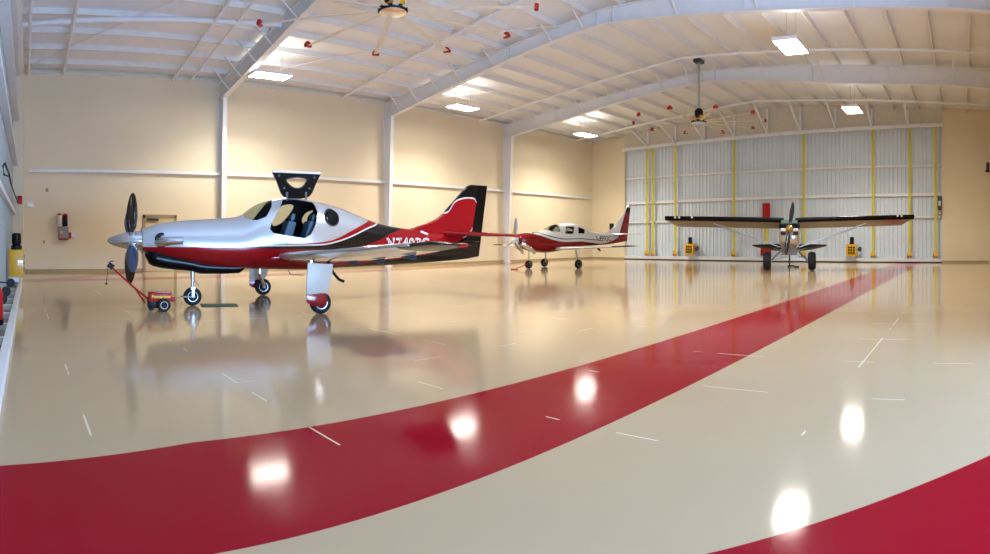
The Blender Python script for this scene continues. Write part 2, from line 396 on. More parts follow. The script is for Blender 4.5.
# bracing from the roof pipe down to the door header
for i, px in enumerate((649, 676.5, 705, 735, 768, 801, 836, 872, 908)):
    Y = LEN/tan((px-CX)/FPX)
    mb = MB(); zt = roof(Y)-.25
    mb.bar((38.8, Y, zt), (LEN-.1, Y, dtop(Y)+.05), .12, .16)
    mb.bar((LEN-.12, Y, dtop(Y)), (LEN-.12, Y, zt), .14, .14)
    struct(mb.build('header_brace', M['steel'], smooth=False), 'cream steel brace above the far door', 'brace')

# near door (edge on, left border of the photo)
d2 = empty('door_2', (0, 15, 0), 0, 'near hangar door of pale ribbed steel seen edge-on', 'hangar door', kind='structure')
def dl2(mb, name, m, **k):
    o = mb.build(name, m, **k); o.parent = d2; o.matrix_parent_inverse = Matrix.Translation((0, -15, 0)); return o
mb = MB(); n = 90; prof = []
for i in range(n):
    s0 = 3.3 + 28.6*i/n; p = 28.6/n
    prof += [(s0, .5), (s0+p*.62, .5), (s0+p*.72, .455), (s0+p*.9, .455)]
vs = []
for s_, t_ in prof: vs += [LW(s_, t_, .05), LW(s_, t_, 9.2)]
mb.add(vs, [(2*i, 2*i+2, 2*i+3, 2*i+1) for i in range(len(prof)-1)])
lbox(mb, 3.3, 31.9, .52, .6, .05, 9.2)
dl2(mb, 'door_panel', M['doorn'], smooth=False)
mb = MB(); lbox(mb, 3.32, 31.9, 0., .1, 0, .2); dl2(mb, 'bottom_rail', M['doorw'], smooth=False)
for i in range(18):
    mb = MB(); s_ = 4.4+i*1.5; lbox(mb, s_, s_+.16, .1, .5, .04, .14); dl2(mb, 'rung', M['doorw'], smooth=False)
for z, tt in ((2.72, .34), (4.9, .25), (6.9, .18), (8.9, .12)):
    mb = MB(); lbox(mb, 3.32, 31.9, tt, .45, z, z+.14); dl2(mb, 'girt', M['doorw'], smooth=False)
mb = MB(); lbox(mb, 3.32, 31.9, .0, .22, 9.0, 9.25); dl2(mb, 'header_tube', M['doorw'], smooth=False)
hp = LW(11.0, .36); hoist((hp[0], hp[1], .0), pi, 'yellow hoist motor on the near door beside left border of the photo')
# winch wheels on the near door
for i, (s_, z, t_) in enumerate(((16.0, .6, .17), (17.4, .52, .22), (18.3, .45, .26))):
    c = LW(s_, t_, z); mb = MB()
    mb.lathe((c[0], c[1]-.1, c[2]), (0,1,0), [(.03,0),(.1,0),(.1,.03),(.06,.05),(.06,.15),(.1,.17),(.1,.2),(.03,.2)], 18)
    mb.bar((c[0]-.03, c[1], c[2]), (c[0]-.5+t_+.02, c[1], c[2]+.02), .03, .03)
    tag(mb.build('cable_pulley', M['black']), ['black cable pulley on the near door closest to the yellow motor', 'black cable pulley, middle of three at the near door foot', 'black cable pulley on the near door closest to the red extinguisher'][i], 'pulley', 'cable pulleys on the near door')
# fire extinguisher standing by the near door
c = LW(19.5, .31)
t = empty('fire_extinguisher', (c[0], c[1], .12), 0, 'red fire extinguisher hung at the near door on the left border', 'fire extinguisher')
mb = MB(); mb.lathe((0,0,.05),(0,0,1),[(.001,.0),(.1,.0),(.12,.04),(.12,.5),(.08,.6),(.035,.64),(.035,.68),(.001,.68)],20); mb.build('cylinder', M['redp'], t)
mb = MB(); mb.lathe((0,0,0),(0,0,1),[(.001,0),(.13,0),(.13,.1),(.1,.11),(.001,.11)],20); mb.build('base_cap', M['black'], t)
mb = MB(); mb.lo((-.02,-.12,.72),(.02,.04,.76)); mb.lo((-.02,-.03,.68),(.02,.03,.8)); mb.tube([(0,.03,.74),(0,.14,.68),(0,.15,.4)],.015); mb.build('valve_and_hose', M['black'], t)
# control cord, red call box with white sign near the corner
c0 = LW(3.2, -.0, 0)
small('call_box', (c0[0]-.25, WY-3.55, 3.2), (c0[0]-.05, WY-3.3, 3.55), M['redp'], 'small red box on the corner jamb near the ceiling pipe end', 'box') 
small('wall_sign', (.33, WY-.04, 3.25), (.7, WY, 3.55), M['white'], 'small white sign on long wall beside small red box', 'sign')
mb = MB(); mb.tube([((px-20)/600*Y_, Y_, 1.6+Y_*(240-py)/600) for px, py, Y_ in ((18,203,25.8),(15,195,21),(11,184,16.5),(9,174,15),(5,163,14.3),(3,166,14),(4,175,13.8),(8,176,14.2))], .022)
tag(mb.build('power_cable', M['black']), 'black cable looping down the near door to the red box', 'cable')

# ------------------------------------------------------------------ frames, purlins, pipes
def rtop(y): return roof(y) - .27
rbot = pchip([(RW, 9.45), (-1.4+.5, 9.58), (5.3, 9.88), (12.1, 10.5), (14.1, 10.68), (18.4, 10.35), (23.7, 9.68), (29.2, 9.02)])
FX = (10.4, 20.9, 31.35)
for fi, X in enumerate(FX):
    r_ = empty('rafter', (X, RY, 10), 0, 'white tapered steel rafter', 'rafter', kind='structure')
    def rp(mb, name, m, **k):
        o = mb.build(name, m, **k); o.parent = r_; o.matrix_parent_inverse = Matrix.Translation((-X, -RY, -10)); return o
    ysn = [RW, 0, 3, 6, 9, 12, RY, 16, 18.4, 21, 23.7, 26.5, 29.2, WY-.02]
    bot = [rbot(min(y, 29.2)) for y in ysn]
    web = MB(); web.prism([(y, b) for y, b in zip(ysn, bot)] + [(y, rtop(y)) for y in reversed(ysn)], lambda a, b, d: (X+d, a, b), -.02, .02)
    rp(web, 'web', M['steel'], smooth=False)
    fl = MB(); ft = MB()
    for i in range(len(ysn)-1):
        fl.bar((X, ysn[i], bot[i]), (X, ysn[i+1], bot[i+1]), .3, .04)
        ft.bar((X, ysn[i], rtop(ysn[i])), (X, ysn[i+1], rtop(ysn[i+1])), .3, .04)
    rp(fl, 'lower_flange', M['steel'], smooth=False); rp(ft, 'upper_flange', M['steel'], smooth=False)
    for y in (0.5, 3.8, 7.4, 10.7, 15.2, 17.0, 20.6, 23.0, 24.8, 26.6, 28.3):
        for sx in (-1,):
            mb = MB(); mb.bar((X+sx*.14, y, rbot(min(y, 29.2))+.03), (X+sx*.95, y, roof(y)-.15), .05, .05); rp(mb, 'flange_brace', M['steel'], smooth=False)
    for y in (RY+.4, RY-.4, 19.5, 8):
        mb = MB(); mb.lo((X-.14, y-.012, rbot(y)), (X+.14, y+.012, rtop(y))); rp(mb, 'stiffener', M['steel'], smooth=False)
    # column on the long wall
    c = empty('column', (X, WY, 0), 0, 'white steel wall column', 'column', kind='structure')
    mb = MB(); mb.prism([(WY-.45,0),(WY-.43,0),(WY-.78,9.02),(WY-.8,9.02)], lambda a, b, d: (X+d, a, b), -.12, .12)
    mb.prism([(WY-.43,0),(WY-.005,0),(WY-.005,8.98),(WY-.78,8.98)], lambda a, b, d: (X+d, a, b), -.02, .02); mb.lo((X-.13, WY-.02, .03), (X+.13, WY-.002, 8.98))
    o = mb.build('column_flange_and_web', M['steel'], c, smooth=False); o.matrix_parent_inverse = Matrix.Translation((-X, -WY, 0))
    mb = MB(); mb.lo((X-.2, WY-.5, 0), (X+.2, WY, .03)); o = mb.build('base_plate', M['steel'], c, smooth=False); o.matrix_parent_inverse = Matrix.Translation((-X, -WY, 0))
pys = [28.6, 26.9, 25.2, 23.5, 21.8, 20.1, 18.4, 16.7, 15.0, 13.3, 11.6, 9.9, 8.2, 6.5, 4.8, 3.1, 1.4, -.3]
for y in pys:
    mb = MB(); z = roof(y)
    mb.lo((-.6, y-.015, z-.24), (LEN, y+.01, z+.01)); mb.lo((-.6, y+.01, z-.24), (LEN, y+.085, z-.215))
    struct(mb.build('purlin', M['purlin'], smooth=False), 'cream roof purlin', 'purlin')
mb = MB(); mb.lo((-.5, WY-.2, 9.9), (LEN, WY-.005, 9.94))
struct(mb.build('eave_strut', M['steel'], smooth=False), 'white eave channel along the long wall top', 'strut')
PL = {.4: 'white pipe under the roof close to the near door', 2.1: 'white pipe under roof of the first bay, second from near door',
      7.6: 'white pipe sloping down under roof left of the first rafter', 8.5: 'thin white pipe under roof just before the first rafter',
      17.4: 'white pipe under roof between first and second rafter', 28.1: 'white pipe under roof between second and third rafter', 38.8: 'white pipe under the roof nearest the far door'}
for X, lab in PL.items():
    mb = MB(); r = .075 if X != 8.5 else .05
    mb.tube([(X, 29.2, roof(29.2)-.55), (X, RY, roof(RY)-.42), (X, RW+.2, roof(RW)-.42)], r, 8)
    for y in (27, 22, 17, 11, 6, 1): mb.tube([(X, y, roof(y)-.45), (X, y, roof(y))], .012, 6)
    tag(mb.build('roof_pipe', M['steel']), lab, 'pipe', 'white pipes under the roof')
mb = MB(); mb.tube([(-.2, 24.0, 10.22), (10.35, 22.2, 10.38)], .11, 10)
tag(mb.build('roof_brace', M['steel']), 'thick white tube from the near door top to the first rafter', 'brace')
# cable bracing diagonals in the bays
for (a, b, lab) in (((.3, 29, 9.9), (9.9, 16, 11.0), 'thin steel brace rod crossing the first roof bay'), ((11, 29, 9.9), (20.8, 16, 11.0), 'thin steel brace rod crossing the second roof bay'), ((21.6, 29, 9.9), (31.4, 16, 11.0), 'thin steel brace rod crossing the third roof bay')):
    mb = MB(); mb.tube([a, b], .02, 6); struct(mb.build('brace_rod', M['steel']), lab, 'rod')
# long pipe on the side wall, one run per bay
spans = ((.45, 10.4), (10.8, 21.0), (21.4, 31.6), (32.0, 42.1))
for i, (a, b) in enumerate(spans):
    mb = MB(); mb.bar((a, WY-.12, 5.05+a*.003), (b, WY-.12, 5.05+b*.003), .12, .15)
    struct(mb.build('trim_%d' % (i+1), M['doorw'], smooth=False), 'white horizontal rail on the long wall', 'rail')

# ------------------------------------------------------------------ side wall: door and fittings
dd = empty('door_3', (7.06*.95, WY, 0), 0, 'tan steel walk door in a brown frame on long wall', 'door', kind='structure')
xa = WY*tan((143-CX)/FPX); xb = WY*tan((176.5-CX)/FPX); xc = (xa+xb)/2; dd.location = (xc, WY, 0); hw = (xb-xa)/2
mb = MB(); mb.lo((-hw, -.06, 0), (-hw+.12, 0, 2.86)); mb.lo((hw-.12, -.06, 0), (hw, 0, 2.86)); mb.lo((-hw, -.06, 2.74), (hw, 0, 2.9)); mb.build('frame', M['doorframe'], dd, smooth=False)
mb = MB(); mb.lo((-hw+.12, -.03, .02), (hw-.12, 0, 2.74)); mb.build('door_leaf', M['doorleaf'], dd, smooth=False)
mb = MB(); mb.lo((-hw+.2, -.12, 2.6), (-hw+.8, -.03, 2.7)); mb.build('closer', M['dgrey'], dd, smooth=False)
mb = MB(); mb.tube([(hw-.25,-.03,1.15),(hw-.25,-.1,1.15),(hw-.42,-.1,1.15)], .02); mb.build('handle', M['alum'], dd)

t = empty('wall_mount_panel', (WY*tan((63-CX)/FPX), WY-.01, 0), 0, 'grey wall panel with yellow sticker and red base on long wall', 'panel')
MB().lo((-.25,-.16,1.68),(.27,0,2.25)).build('case', M['grey'], t, bevel=.02)
MB().lo((-.14,-.17,1.9),(-.04,-.16,2.05)).build('sticker', M['ybox'], t, smooth=False)
MB().lo((-.22,-.15,1.6),(.25,0,1.68)).build('base', M['redp'], t, smooth=False)
for i, (dx, m, lab) in enumerate(((-.19, 'offwhite', 'white canister with red top on wall above grey panel'), (.1, 'black', 'black canister with red top on wall above grey panel'))):
    e = empty('wall_canister', (t.location.x+dx, WY-.13, 2.28), 0, lab, 'canister', 'canisters on the long wall')
    mb = MB(); mb.lathe((0,0,0),(0,0,1),[(.001,0),(.11,0),(.12,.03),(.12,.55),(.001,.55)],18); mb.build('body', M[m], e)
    mb = MB(); mb.lathe((0,0,.55),(0,0,1),[(.12,0),(.1,.07),(.04,.1),(.001,.1)],18); mb.build('cap', M['redp'], e)
    MB().lo((-.05,.09,.1),(.05,.13,.5)).build('bracket', M['dgrey'], e, smooth=False)
small('call_switch', (t.location.x+.28, WY-.14, 1.68), (t.location.x+.4, WY, 1.98), M['redp'], 'small red call point between grey panel and white notice', 'call point')
small('notice_sign', (t.location.x+.41, WY-.03, 1.72), (t.location.x+.68, WY, 2.0), M['white'], 'small white notice right of the grey wall panel', 'sign')
small('outlet', (WY*tan((44-CX)/FPX)-.05, WY-.02, 1.42), (WY*tan((44-CX)/FPX)+.05, WY, 1.58), M['tanbase'], 'tan outlet plate on the long wall left of panel', 'outlet')
for px, py, lab in ((47, 190, 'tan cover plate on long wall above grey panel'), (582, 237, 'tan cover plate on long wall near the far corner')):
    x_ = WY*tan((px-CX)/FPX); z_ = 1.6 + sqrt(x_*x_+WY*WY)*(240-py)/600
    small('blank_outlet', (x_-.07, WY-.02, z_-.09), (x_+.07, WY, z_+.09), M['tanbase'], lab, 'plate')

# ------------------------------------------------------------------ lights
LIGHT_Z = 9.2
def high_bay(X, Y, label):
    t = empty('ceiling_light', (X, Y, LIGHT_Z), 0, label, 'ceiling light', 'bright panel lights under the roof')
    mb = MB(); mb.lo((-.9,-.47,.06),(.9,.47,.12)); mb.lo((-.9,-.5,-.02),(.9,-.47,.12)); mb.lo((-.9,.47,-.02),(.9,.5,.12))
    mb.lo((-.94,-.5,-.02),(-.9,.5,.12)); mb.lo((.9,-.5,-.02),(.94,.5,.12)); mb.build('housing', M['white'], t, smooth=False)
    mb = MB(); mb.lo((-.88,-.46,.0),(.88,.46,.05)); mb.build('lamp_panel', M['lens'], t, smooth=False)
    for sx in (-.6, .6):
        mb = MB(); mb.tube([(sx,0,.12),(sx,0,roof(Y)-LIGHT_Z-.02)], .012, 6); mb.build('suspension_wire', M['alum'], t)
    L = bpy.data.lights.new('high_bay_tubes', 'AREA'); L.shape = 'RECTANGLE'; L.size = 1.75; L.size_y = .9; L.spread = radians(135); L.energy = 520; L.color = (1, .965, .91)
    lo = bpy.data.objects.new('high_bay_tubes', L); col.objects.link(lo); lo.parent = t; lo.location = (0, 0, -.03)
    L2 = bpy.data.lights.new('high_bay_uplight', 'AREA'); L2.shape = 'RECTANGLE'; L2.size = 1.5; L2.size_y = .8; L2.energy = 50; L2.color = (1, .965, .91)
    l2 = bpy.data.objects.new('high_bay_uplight', L2); col.objects.link(l2); l2.parent = t; l2.location = (0, 0, .15); l2.rotation_euler = (pi, 0, 0)
high_bay(11.25, 25.4, 'bright panel light right of the first rafter, nearest the open canopy door')
high_bay(23.2, 25.5, 'bright panel light hanging below the second rafter near the long wall')
high_bay(35.1, 25.5, 'bright panel light above the tail of the farther low-wing aircraft')
high_bay(22.65, 6.65, 'largest bright panel light, high on the right side of the roof')
high_bay(34.5, 6.4, 'bright panel light above the right wing of the high-wing aircraft')
high_bay(11.25, 6.6, 'bright panel light overhead in the first bay')

# ------------------------------------------------------------------ big ceiling fans
def big_fan(X, Y, Z, R, phase, label):
    t = empty('ceiling_fan', (X, Y, Z), 0, label, 'ceiling fan', 'large ceiling fans on the ridge')
    mb = MB(); mb.tube([(0,0,.75),(0,0,roof(Y)-Z-.02)], .07, 10); mb.build('down_rod', M['alum'], t)
    mb = MB(); mb.lo((-.3,-.2,roof(Y)-Z-.2),(.3,.2,roof(Y)-Z-.02)); mb.build('ceiling_mount', M['dgrey'], t, smooth=False)
    mb = MB(); mb.lathe((0,0,.22),(0,0,1),[(.001,0),(.22,0),(.24,.1),(.24,.4),(.15,.52),(.08,.55),(.001,.55)],20); mb.build('motor', M['black'], t)
    mb = MB(); mb.lo((-.2,-.34,.1),(.2,.34,.36)); mb.build('gearbox', M['ybox'], t, bevel=.04)
    mb = MB(); mb.lathe((0,0,-.02),(0,0,1),[(.001,0),(.42,0),(.44,.03),(.44,.1),(.4,.12),(.001,.12)],32); mb.build('hub', M['black'], t)
    mb = MB(); mb.lathe((0,0,-.06),(0,0,1),[(.001,0),(.22,0),(.4,.02),(.4,.04),(.001,.04)],28); mb.build('hub_cap', M['chrome'], t)
    for k in range(10):
        a = radians(phase + 36*k); R3 = Matrix.Rotation(a, 3, 'Z')
        prof = [(-.085,0),(-.03,.022),(.04,.024),(.085,.01),(.085,.002),(0,-.004)]
        mb = MB(); rings = []
        for q in (.4, R-.12):
            rings.append([R3 @ Vector((q, y, z+.03 - y*.15)) for y, z in prof])
        mb.loft(rings); b = mb.build('blade', M['fan'], t)
        mb = MB(); mb.prism([(-.12,-.03),(.12,-.03),(.13,.05),(.05,.16),(-.05,.14),(-.13,.04)], lambda a_, b_, d: R3 @ Vector((d, a_, b_+.02)), R-.13, R-.02)
        mb.build('blade_tip', M['redp'], b, smooth=False)
big_fan(10.1, 14.1, 8.2, 4.2, 27, 'large ceiling fan with red blade tips, nearer of the two')
big_fan(30.0, 14.1, 8.1, 3.75, 2, 'large ceiling fan with red blade tips hanging over the high-wing aircraft')

# ------------------------------------------------------------------ paint with curves
def paint(name, layers, base, base_metal=.0, US=(-6., 8.), ZS=(0., 4.), rough=.2):
    """layers: list of (color, curve [(u,z)...], extra) painted where z < curve(u), in order"""
    m = bpy.data.materials.new(name); m.use_nodes = True; nt = m.node_tree; b = nt.nodes['Principled BSDF']; L = nt.links
    tc = N(nt, 'ShaderNodeTexCoord'); sx = N(nt, 'ShaderNodeSeparateXYZ'); L.new(tc.outputs['Object'], sx.inputs[0])
    un = N(nt, 'ShaderNodeMapRange'); un.inputs['From Min'].default_value = US[0]; un.inputs['From Max'].default_value = US[1]; L.new(sx.outputs['X'], un.inputs['Value'])
    cur = None; metal = None
    bc = N(nt, 'ShaderNodeRGB'); bc.outputs[0].default_value = lin(base); cur = bc.outputs[0]
    for c, tab, add in layers:
        fc = N(nt, 'ShaderNodeFloatCurve'); cv = fc.mapping.curves[0]
        tab = sorted(tab)
        pts = [((u-US[0])/(US[1]-US[0]), (z-ZS[0])/(ZS[1]-ZS[0])) for u, z in tab]
        if pts[0][0] > .001: pts = [(0, pts[0][1])] + pts
        if pts[-1][0] < .999: pts = pts + [(1, pts[-1][1])]
        while len(cv.points) < len(pts): cv.points.new(.5, .5)
        for p, q in zip(cv.points, pts): p.location = (min(max(q[0], 0), 1), min(max(q[1], 0), 1)); p.handle_type = 'AUTO_CLAMPED'
        fc.mapping.update()
        L.new(un.outputs[0], fc.inputs['Value'])
        zz = N(nt, 'ShaderNodeMath', operation='MULTIPLY_ADD'); L.new(fc.outputs[0], zz.inputs[0]); zz.inputs[1].default_value = ZS[1]-ZS[0]; zz.inputs[2].default_value = ZS[0]+add
        lt = N(nt, 'ShaderNodeMath', operation='LESS_THAN'); L.new(sx.outputs['Z'], lt.inputs[0]); L.new(zz.outputs[0], lt.inputs[1])
        mx = N(nt, 'ShaderNodeMix', data_type='RGBA'); L.new(lt.outputs[0], mx.inputs[0]); L.new(cur, mx.inputs[6]); mx.inputs[7].default_value = lin(c); cur = mx.outputs[2]
        if metal is None: metal = lt.outputs[0]
    L.new(cur, b.inputs['Base Color'])
    if base_metal and metal is not None:
        mm = N(nt, 'ShaderNodeMath', operation='MULTIPLY_ADD'); L.new(metal, mm.inputs[0]); mm.inputs[1].default_value = -base_metal; mm.inputs[2].default_value = base_metal; L.new(mm.outputs[0], b.inputs['Metallic'])
    b.inputs['Roughness'].default_value = rough; b.inputs['Coat Weight'].default_value = .25; b.inputs['Coat Roughness'].default_value = .05; b.inputs['Specular IOR Level'].default_value = .3
    return m

def body_fns(top, bot, hwt):
    T, B, H = pchip(sorted(top)), pchip(sorted(bot)), pchip(sorted(hwt))
    return T, B, H
def fus_ring(u, T, B, H, n=48, e=2.3, waist=.42):
    t, b, h = T(u), B(u), H(u); zc = b + (t-b)*waist
    out = []
    for k in range(n):
        a = 2*pi*k/n; ca, sa = cos(a), sin(a)
        y = h*math.copysign(abs(ca)**(2/e), ca); z = math.copysign(abs(sa)**(2/e), sa)
        out.append((u, y, zc + z*((t-zc) if sa > 0 else (zc-b))))
    return out
def surf_y(u, z, T, B, H, e=2.3, waist=.42):
    t, b, h = T(u), B(u), H(u); zc = b + (t-b)*waist
    q = (z-zc)/((t-zc) if z > zc else (zc-b)); q = min(abs(q), .999)
    return h*(1-q**e)**(1/e)

def wheel(c, r, w, parent, axis=(0,1,0), hubm='alum', name='wheel'):
    ax = Vector(axis).normalized(); h = w/2
    prof = [(r*.56,-h*.8),(r*.62,-h*.95),(r*.8,-h),(r*.93,-h*.78),(r*.99,-h*.35),(r,0),(r*.99,h*.35),(r*.93,h*.78),(r*.8,h),(r*.62,h*.95),(r*.56,h*.8)]
    mb = MB(); mb.lathe(c, ax, prof, 32); o = mb.build(name, M['rubber'], parent)
    mb = MB(); mb.lathe(c, ax, [(.001,-h*.75),(r*.16,-h*.8),(r*.18,-h*.55),(r*.44,-h*.5),(r*.5,-h*.82),(r*.57,-h*.85),(r*.57,h*.85),(r*.5,h*.82),(r*.44,h*.5),(r*.18,h*.55),(r*.16,h*.8),(.001,h*.75)], 28)
    mb.build('hub', M[hubm], o); return o

def airfoil_ring(le, te, y, z0, thick, dz=0., n=12, ztwist=0.):
    """section at spanwise y between x=le and x=te"""
    out = []; c = te-le
    xs = [.5*(1-cos(pi*k/n)) for k in range(n+1)]
    def yt(x): return 5*thick*(.2969*sqrt(x)-.126*x-.3516*x*x+.2843*x**3-.1036*x**4)
    for x in reversed(xs): out.append((le+c*x, y, z0 + ztwist*x + c*(yt(x)*1.15)))
    for x in xs[1:-1]: out.append((le+c*x, y, z0 + ztwist*x - c*yt(x)*.85))
    out.append((te, y, z0+ztwist-.004))
    return out

def prop_blade(hub, ax, ang, R, wid, parent, m, pitch=radians(80), tipm=None, r0=.1, tl=.14):
    """blade radiating in the plane normal to local x; ang from up, positive towards -y"""
    d = Vector((0, -sin(ang), cos(ang))); X = Vector((1,0,0)); s = d.cross(X).normalized()
    rings = []; rs = [r0, r0+.1, R*.3, R*.5, R*.7, R*.85, R*.95, R]
    ws = [.35, .5, .85, 1., .92, .72, .48, .2]
    for q, wq in zip(rs, ws):
        p = pitch - .25*(q/R); cd = X*sin(p) + s*cos(p); nd = d.cross(cd)
        wv = wid*wq; tk = .05*(1-q/R)+.012
        c = Vector(hub) + d*q
        rings.append([c + cd*wv*.5*cos(t) + nd*tk*sin(t) for t in [2*pi*k/12 for k in range(12)]])
    o = None
    if tipm is None:
        mb = MB(); mb.loft(rings); o = mb.build('propeller_blade', m, parent)
    else:
        mb = MB(); mb.loft(rings[:-2]+[rings[-2]]); o = mb.build('propeller_blade', m, parent)
        mb = MB(); mb.loft(rings[-2:]); mb.build('blade_tip', tipm, o)
    return o

# ================================================================== AIRCRAFT 1 (silver, red and black turboprop)
F1 = Frame(6.51, 13.73, -.1331); S = F1.sp
A1 = empty('airplane', (6.51, 13.73, 0), -.1331, 'silver, red and black low-wing turboprop with its cabin door raised', 'airplane')
top1 = [S(*p) for p in ((142,229.3),(152,225.5),(162,223),(191,220),(215,218.5),(234.3,216.9),(240,215.4),(253,206.5),(263,202),(274,199.2),(286,197.6),(298,198.5),(309,200.8),(320,202.8),(326.7,204.7),(340,208.5),(350.5,213),(365.7,219.3),(378,223.5),(398.5,227.8),(413,229.5),(440,232.5),(465,236.5),(478,240.5))]
bot1 = [S(*p) for p in ((142,251.8),(160,256),(177,260),(214,267),(240,268.5),(269,269),(306,269.7),(333,268),(370,266),(406,264),(441,261.4),(465,259),(478,256.5))]
hw1 = [(S(p[0], 240)[0], p[1]) for p in ((142,.33),(160,.44),(191,.56),(230,.66),(265,.74),(300,.77),(325,.72),(350,.58),(380,.43),(410,.31),(440,.2),(465,.12),(478,.06))]
T1, B1, H1 = body_fns(top1, bot1, hw1)
U0, U1 = top1[0][0], top1[-1][0]
def sps(px, py, side=-1):
    v = -.3
    for _ in range(6):
        u, z = S(px, py, v); u = min(max(u, U0), U1)
        v = -surf_y(u, min(max(z, B1(u)+.02), T1(u)-.02), T1, B1, H1)
    return S(px, py, v)
C1 = [sps(*p) for p in ((143,246.6),(190,246.8),(240,246.8),(262,245.4),(285,244.2),(310,243.3),(329,241),(340,237),(348,232.8),(360.5,225.7),(368,220.6))]
C1.append((C1[-1][0]+.4, C1[-1][1]+.45))
C2 = [sps(*p) for p in ((143,246.9),(190,247.1),(240,247.2),(262,246.6),(300,246),(325,245),(338,242),(351.7,237),(366.8,229.5),(377.6,223.5))]
C2.append((C2[-1][0]+.35, C2[-1][1]+.5))
C3 = [sps(*p) for p in ((143,246.9),(190,247.1),(240,247.6),(270,248.6),(300,249),(330,249.5),(350,249),(365,245),(378,240.8),(390,234),(400,228.8))]
C3.append((C3[-1][0]+.35, C3[-1][1]+.5))
C4 = [sps(*p) for p in ((300,272),(320,269),(333,266),(355,264),(380,261),(410,257),(440,251),(459,241),(470,236))]
C4 = [(-6, 0)] + [(C4[0][0]-.5, 0)] + C4
RED, BLK = '#8e0712', '#08080a'
paint1 = paint('silver_red_black_livery', [(RED, C1, 0), ('#d8d4cc', C2, .035), (BLK, C2, 0), (RED, C3, 0), (BLK, C4, 0)], '#c6cace', .5, rough=.24)

st = []
u = U0
while u < U1: st.append(u); u += .075
st.append(U1)
def fus1(solid, moff, mats):
    mb = MB(); rings = [fus_ring(u, T1, B1, H1) for u in st]; mb.loft(rings)
    return mb
door_px = [(283.5,199.8),(296,200.2),(314,203.2),(317.6,212),(315.6,225),(311,234.5),(304.7,238.2),(290,236),(273.5,233.2),(270,229),(271.5,223),(276.5,214)]
door_uz = [sps(*p) for p in door_px]
# the door's top edge sits on the rounded roof: take it near the centreline there
door_uz[0] = S(283.5,199.3,-.35); door_uz[1] = S(297,199.6,-.35); door_uz[2] = S(313,202.5,-.35)
def ext(poly, y0, y1):
    return MB().prism(poly, lambda a, b, d: (a, d, b), y0, y1)
def rounded(poly): return catmull(poly, 3)
cut_door = ext(door_uz, -2, -.22)
win_far1 = [S(*p, .68) for p in ((274,226),(271.5,220),(277,208),(284,205),(290.5,206),(290,212),(283,222))]
win_far2 = [S(*p, .68) for p in ((301.5,222),(303,214),(309,211),(317,211),(319,219),(316,228),(309,227.5))]
cutf1, cutf2 = ext(rounded(win_far1), .2, 2), ext(rounded(win_far2), .2, 2)
ws_px = [(240.6,215.6),(248.4,219.2),(257,220.3),(266.5,216.6),(271.5,207),(273.6,201.2)]
ws = [sps(*p) for p in ws_px]
ws = [S(240.6,214.8,-.1)] + ws[1:-1] + [S(274.0,201.5,-.5)] + [(S(274.0,200,0)[0], T1(S(274,200,0)[0])+.2), (S(240.6,214,0)[0]-.0, T1(S(240.6,214,0)[0])+.3)]
cut_ws = ext(ws, -2, 2)
cu, cz = sps(331.8, 217.4)
rw = [(cu + .2*cos(a), cz + .215*sin(a)) for a in [2*pi*k/20 for k in range(20)]]
cut_rw = ext(rw, -2, -.1); cut_rw2 = ext(rw, .1, 2)
ff = fus1(0, 0, 0).build('fuselage', [paint1, M['interior']], A1)
baked(ff, [cut_door, cutf1, cutf2, cut_ws, cut_rw, cut_rw2], 'DIFFERENCE', solid=.045, moff=1)
for name, cut, m in (('windshield', ext(ws, -2, 2), 'glass'), ('round_window', ext(rw, -2, -.1), 'dglass'), ('round_window', ext(rw, .1, 2), 'dglass'), ('side_window', ext(rounded(win_far1), .2, 2), 'glass'), ('side_window', ext(rounded(win_far2), .2, 2), 'glass')):
    g = fus1(0, 0, 0).build(name, [M[m]], A1)
    g = baked(g, [cut], 'INTERSECT', solid=.012)
# window / door trims
def ring_trim(poly, r, name, m, side=-1, off=.0):
    mb = MB(); pts = []
    for (u, z) in poly:
        zz = min(max(z, B1(u)+.01), T1(u)-.005)
        pts.append((u, side*(surf_y(u, zz, T1, B1, H1)+off), zz))
    pts.append(pts[0]); mb.tube(pts, r, 6); return mb.build(name, M[m], A1)
ring_trim(rw, .018, 'window_rim', 'dgrey')
# cabin interior
mb = MB(); ua, ub = S(243,240)[0], S(345,240)[0]
rings = []
k = 0; u = ua
while u <= ub:
    rings.append([(u, s_*(H1(u)-.1), z) for s_, z in ((-1,1.3),(1,1.3),(1,1.36),(-1,1.36))]); u += .3
mb.loft(rings); mb.build('cabin_floor', M['interior'], A1, smooth=False)
ui = S(266, 240, -.3)[0]
mb = MB(); mb.prism([(-.6,1.5),(.6,1.5),(.6,1.86),(.35,1.98),(-.35,1.98),(-.6,1.86)], lambda a, b, d: (d, a, b), ui-.35, ui-.1); mb.build('instrument_panel', M['interior'], A1, bevel=.03)
ub2 = S(322, 240, -.3)[0]
mb = MB(); mb.loft([[(ub2+q, y*.86, 1.6+(z-1.6)*.9) for (_, y, z) in fus_ring(ub2, T1, B1, H1, 24)] for q in (0, .05)]); mb.build('rear_bulkhead', M['interior'], A1)
def seat(px, v, scl=1.):
    u, _ = S(px, 240, v); 
    mb = MB(); mb.lo((u-.5, v-.24, 1.36), (u+.05, v+.24, 1.58))
    mb.prism([(u-.12,1.5),(u+.14,1.5),(u+.28,2.03),(u+.08,2.08)], lambda a, b, d: (a, d, b), v-.23, v+.23)
    mb.prism([(u+.15,2.08),(u+.25,2.06),(u+.3,2.24),(u+.2,2.26)], lambda a, b, d: (a, d, b), v-.13, v+.13)
    o = mb.build('seat', M['seat'], A1, bevel=.04)
    mb = MB(); mb.tube([(u+.0, v-.1, 1.6), (u+.06,v-.12,1.75),(u+.12, v-.16, 1.95)], .02, 6); mb.build('seat_belt', M['offwhite'], o)
for v in (-.36, .36): seat(283, v); seat(304, v)
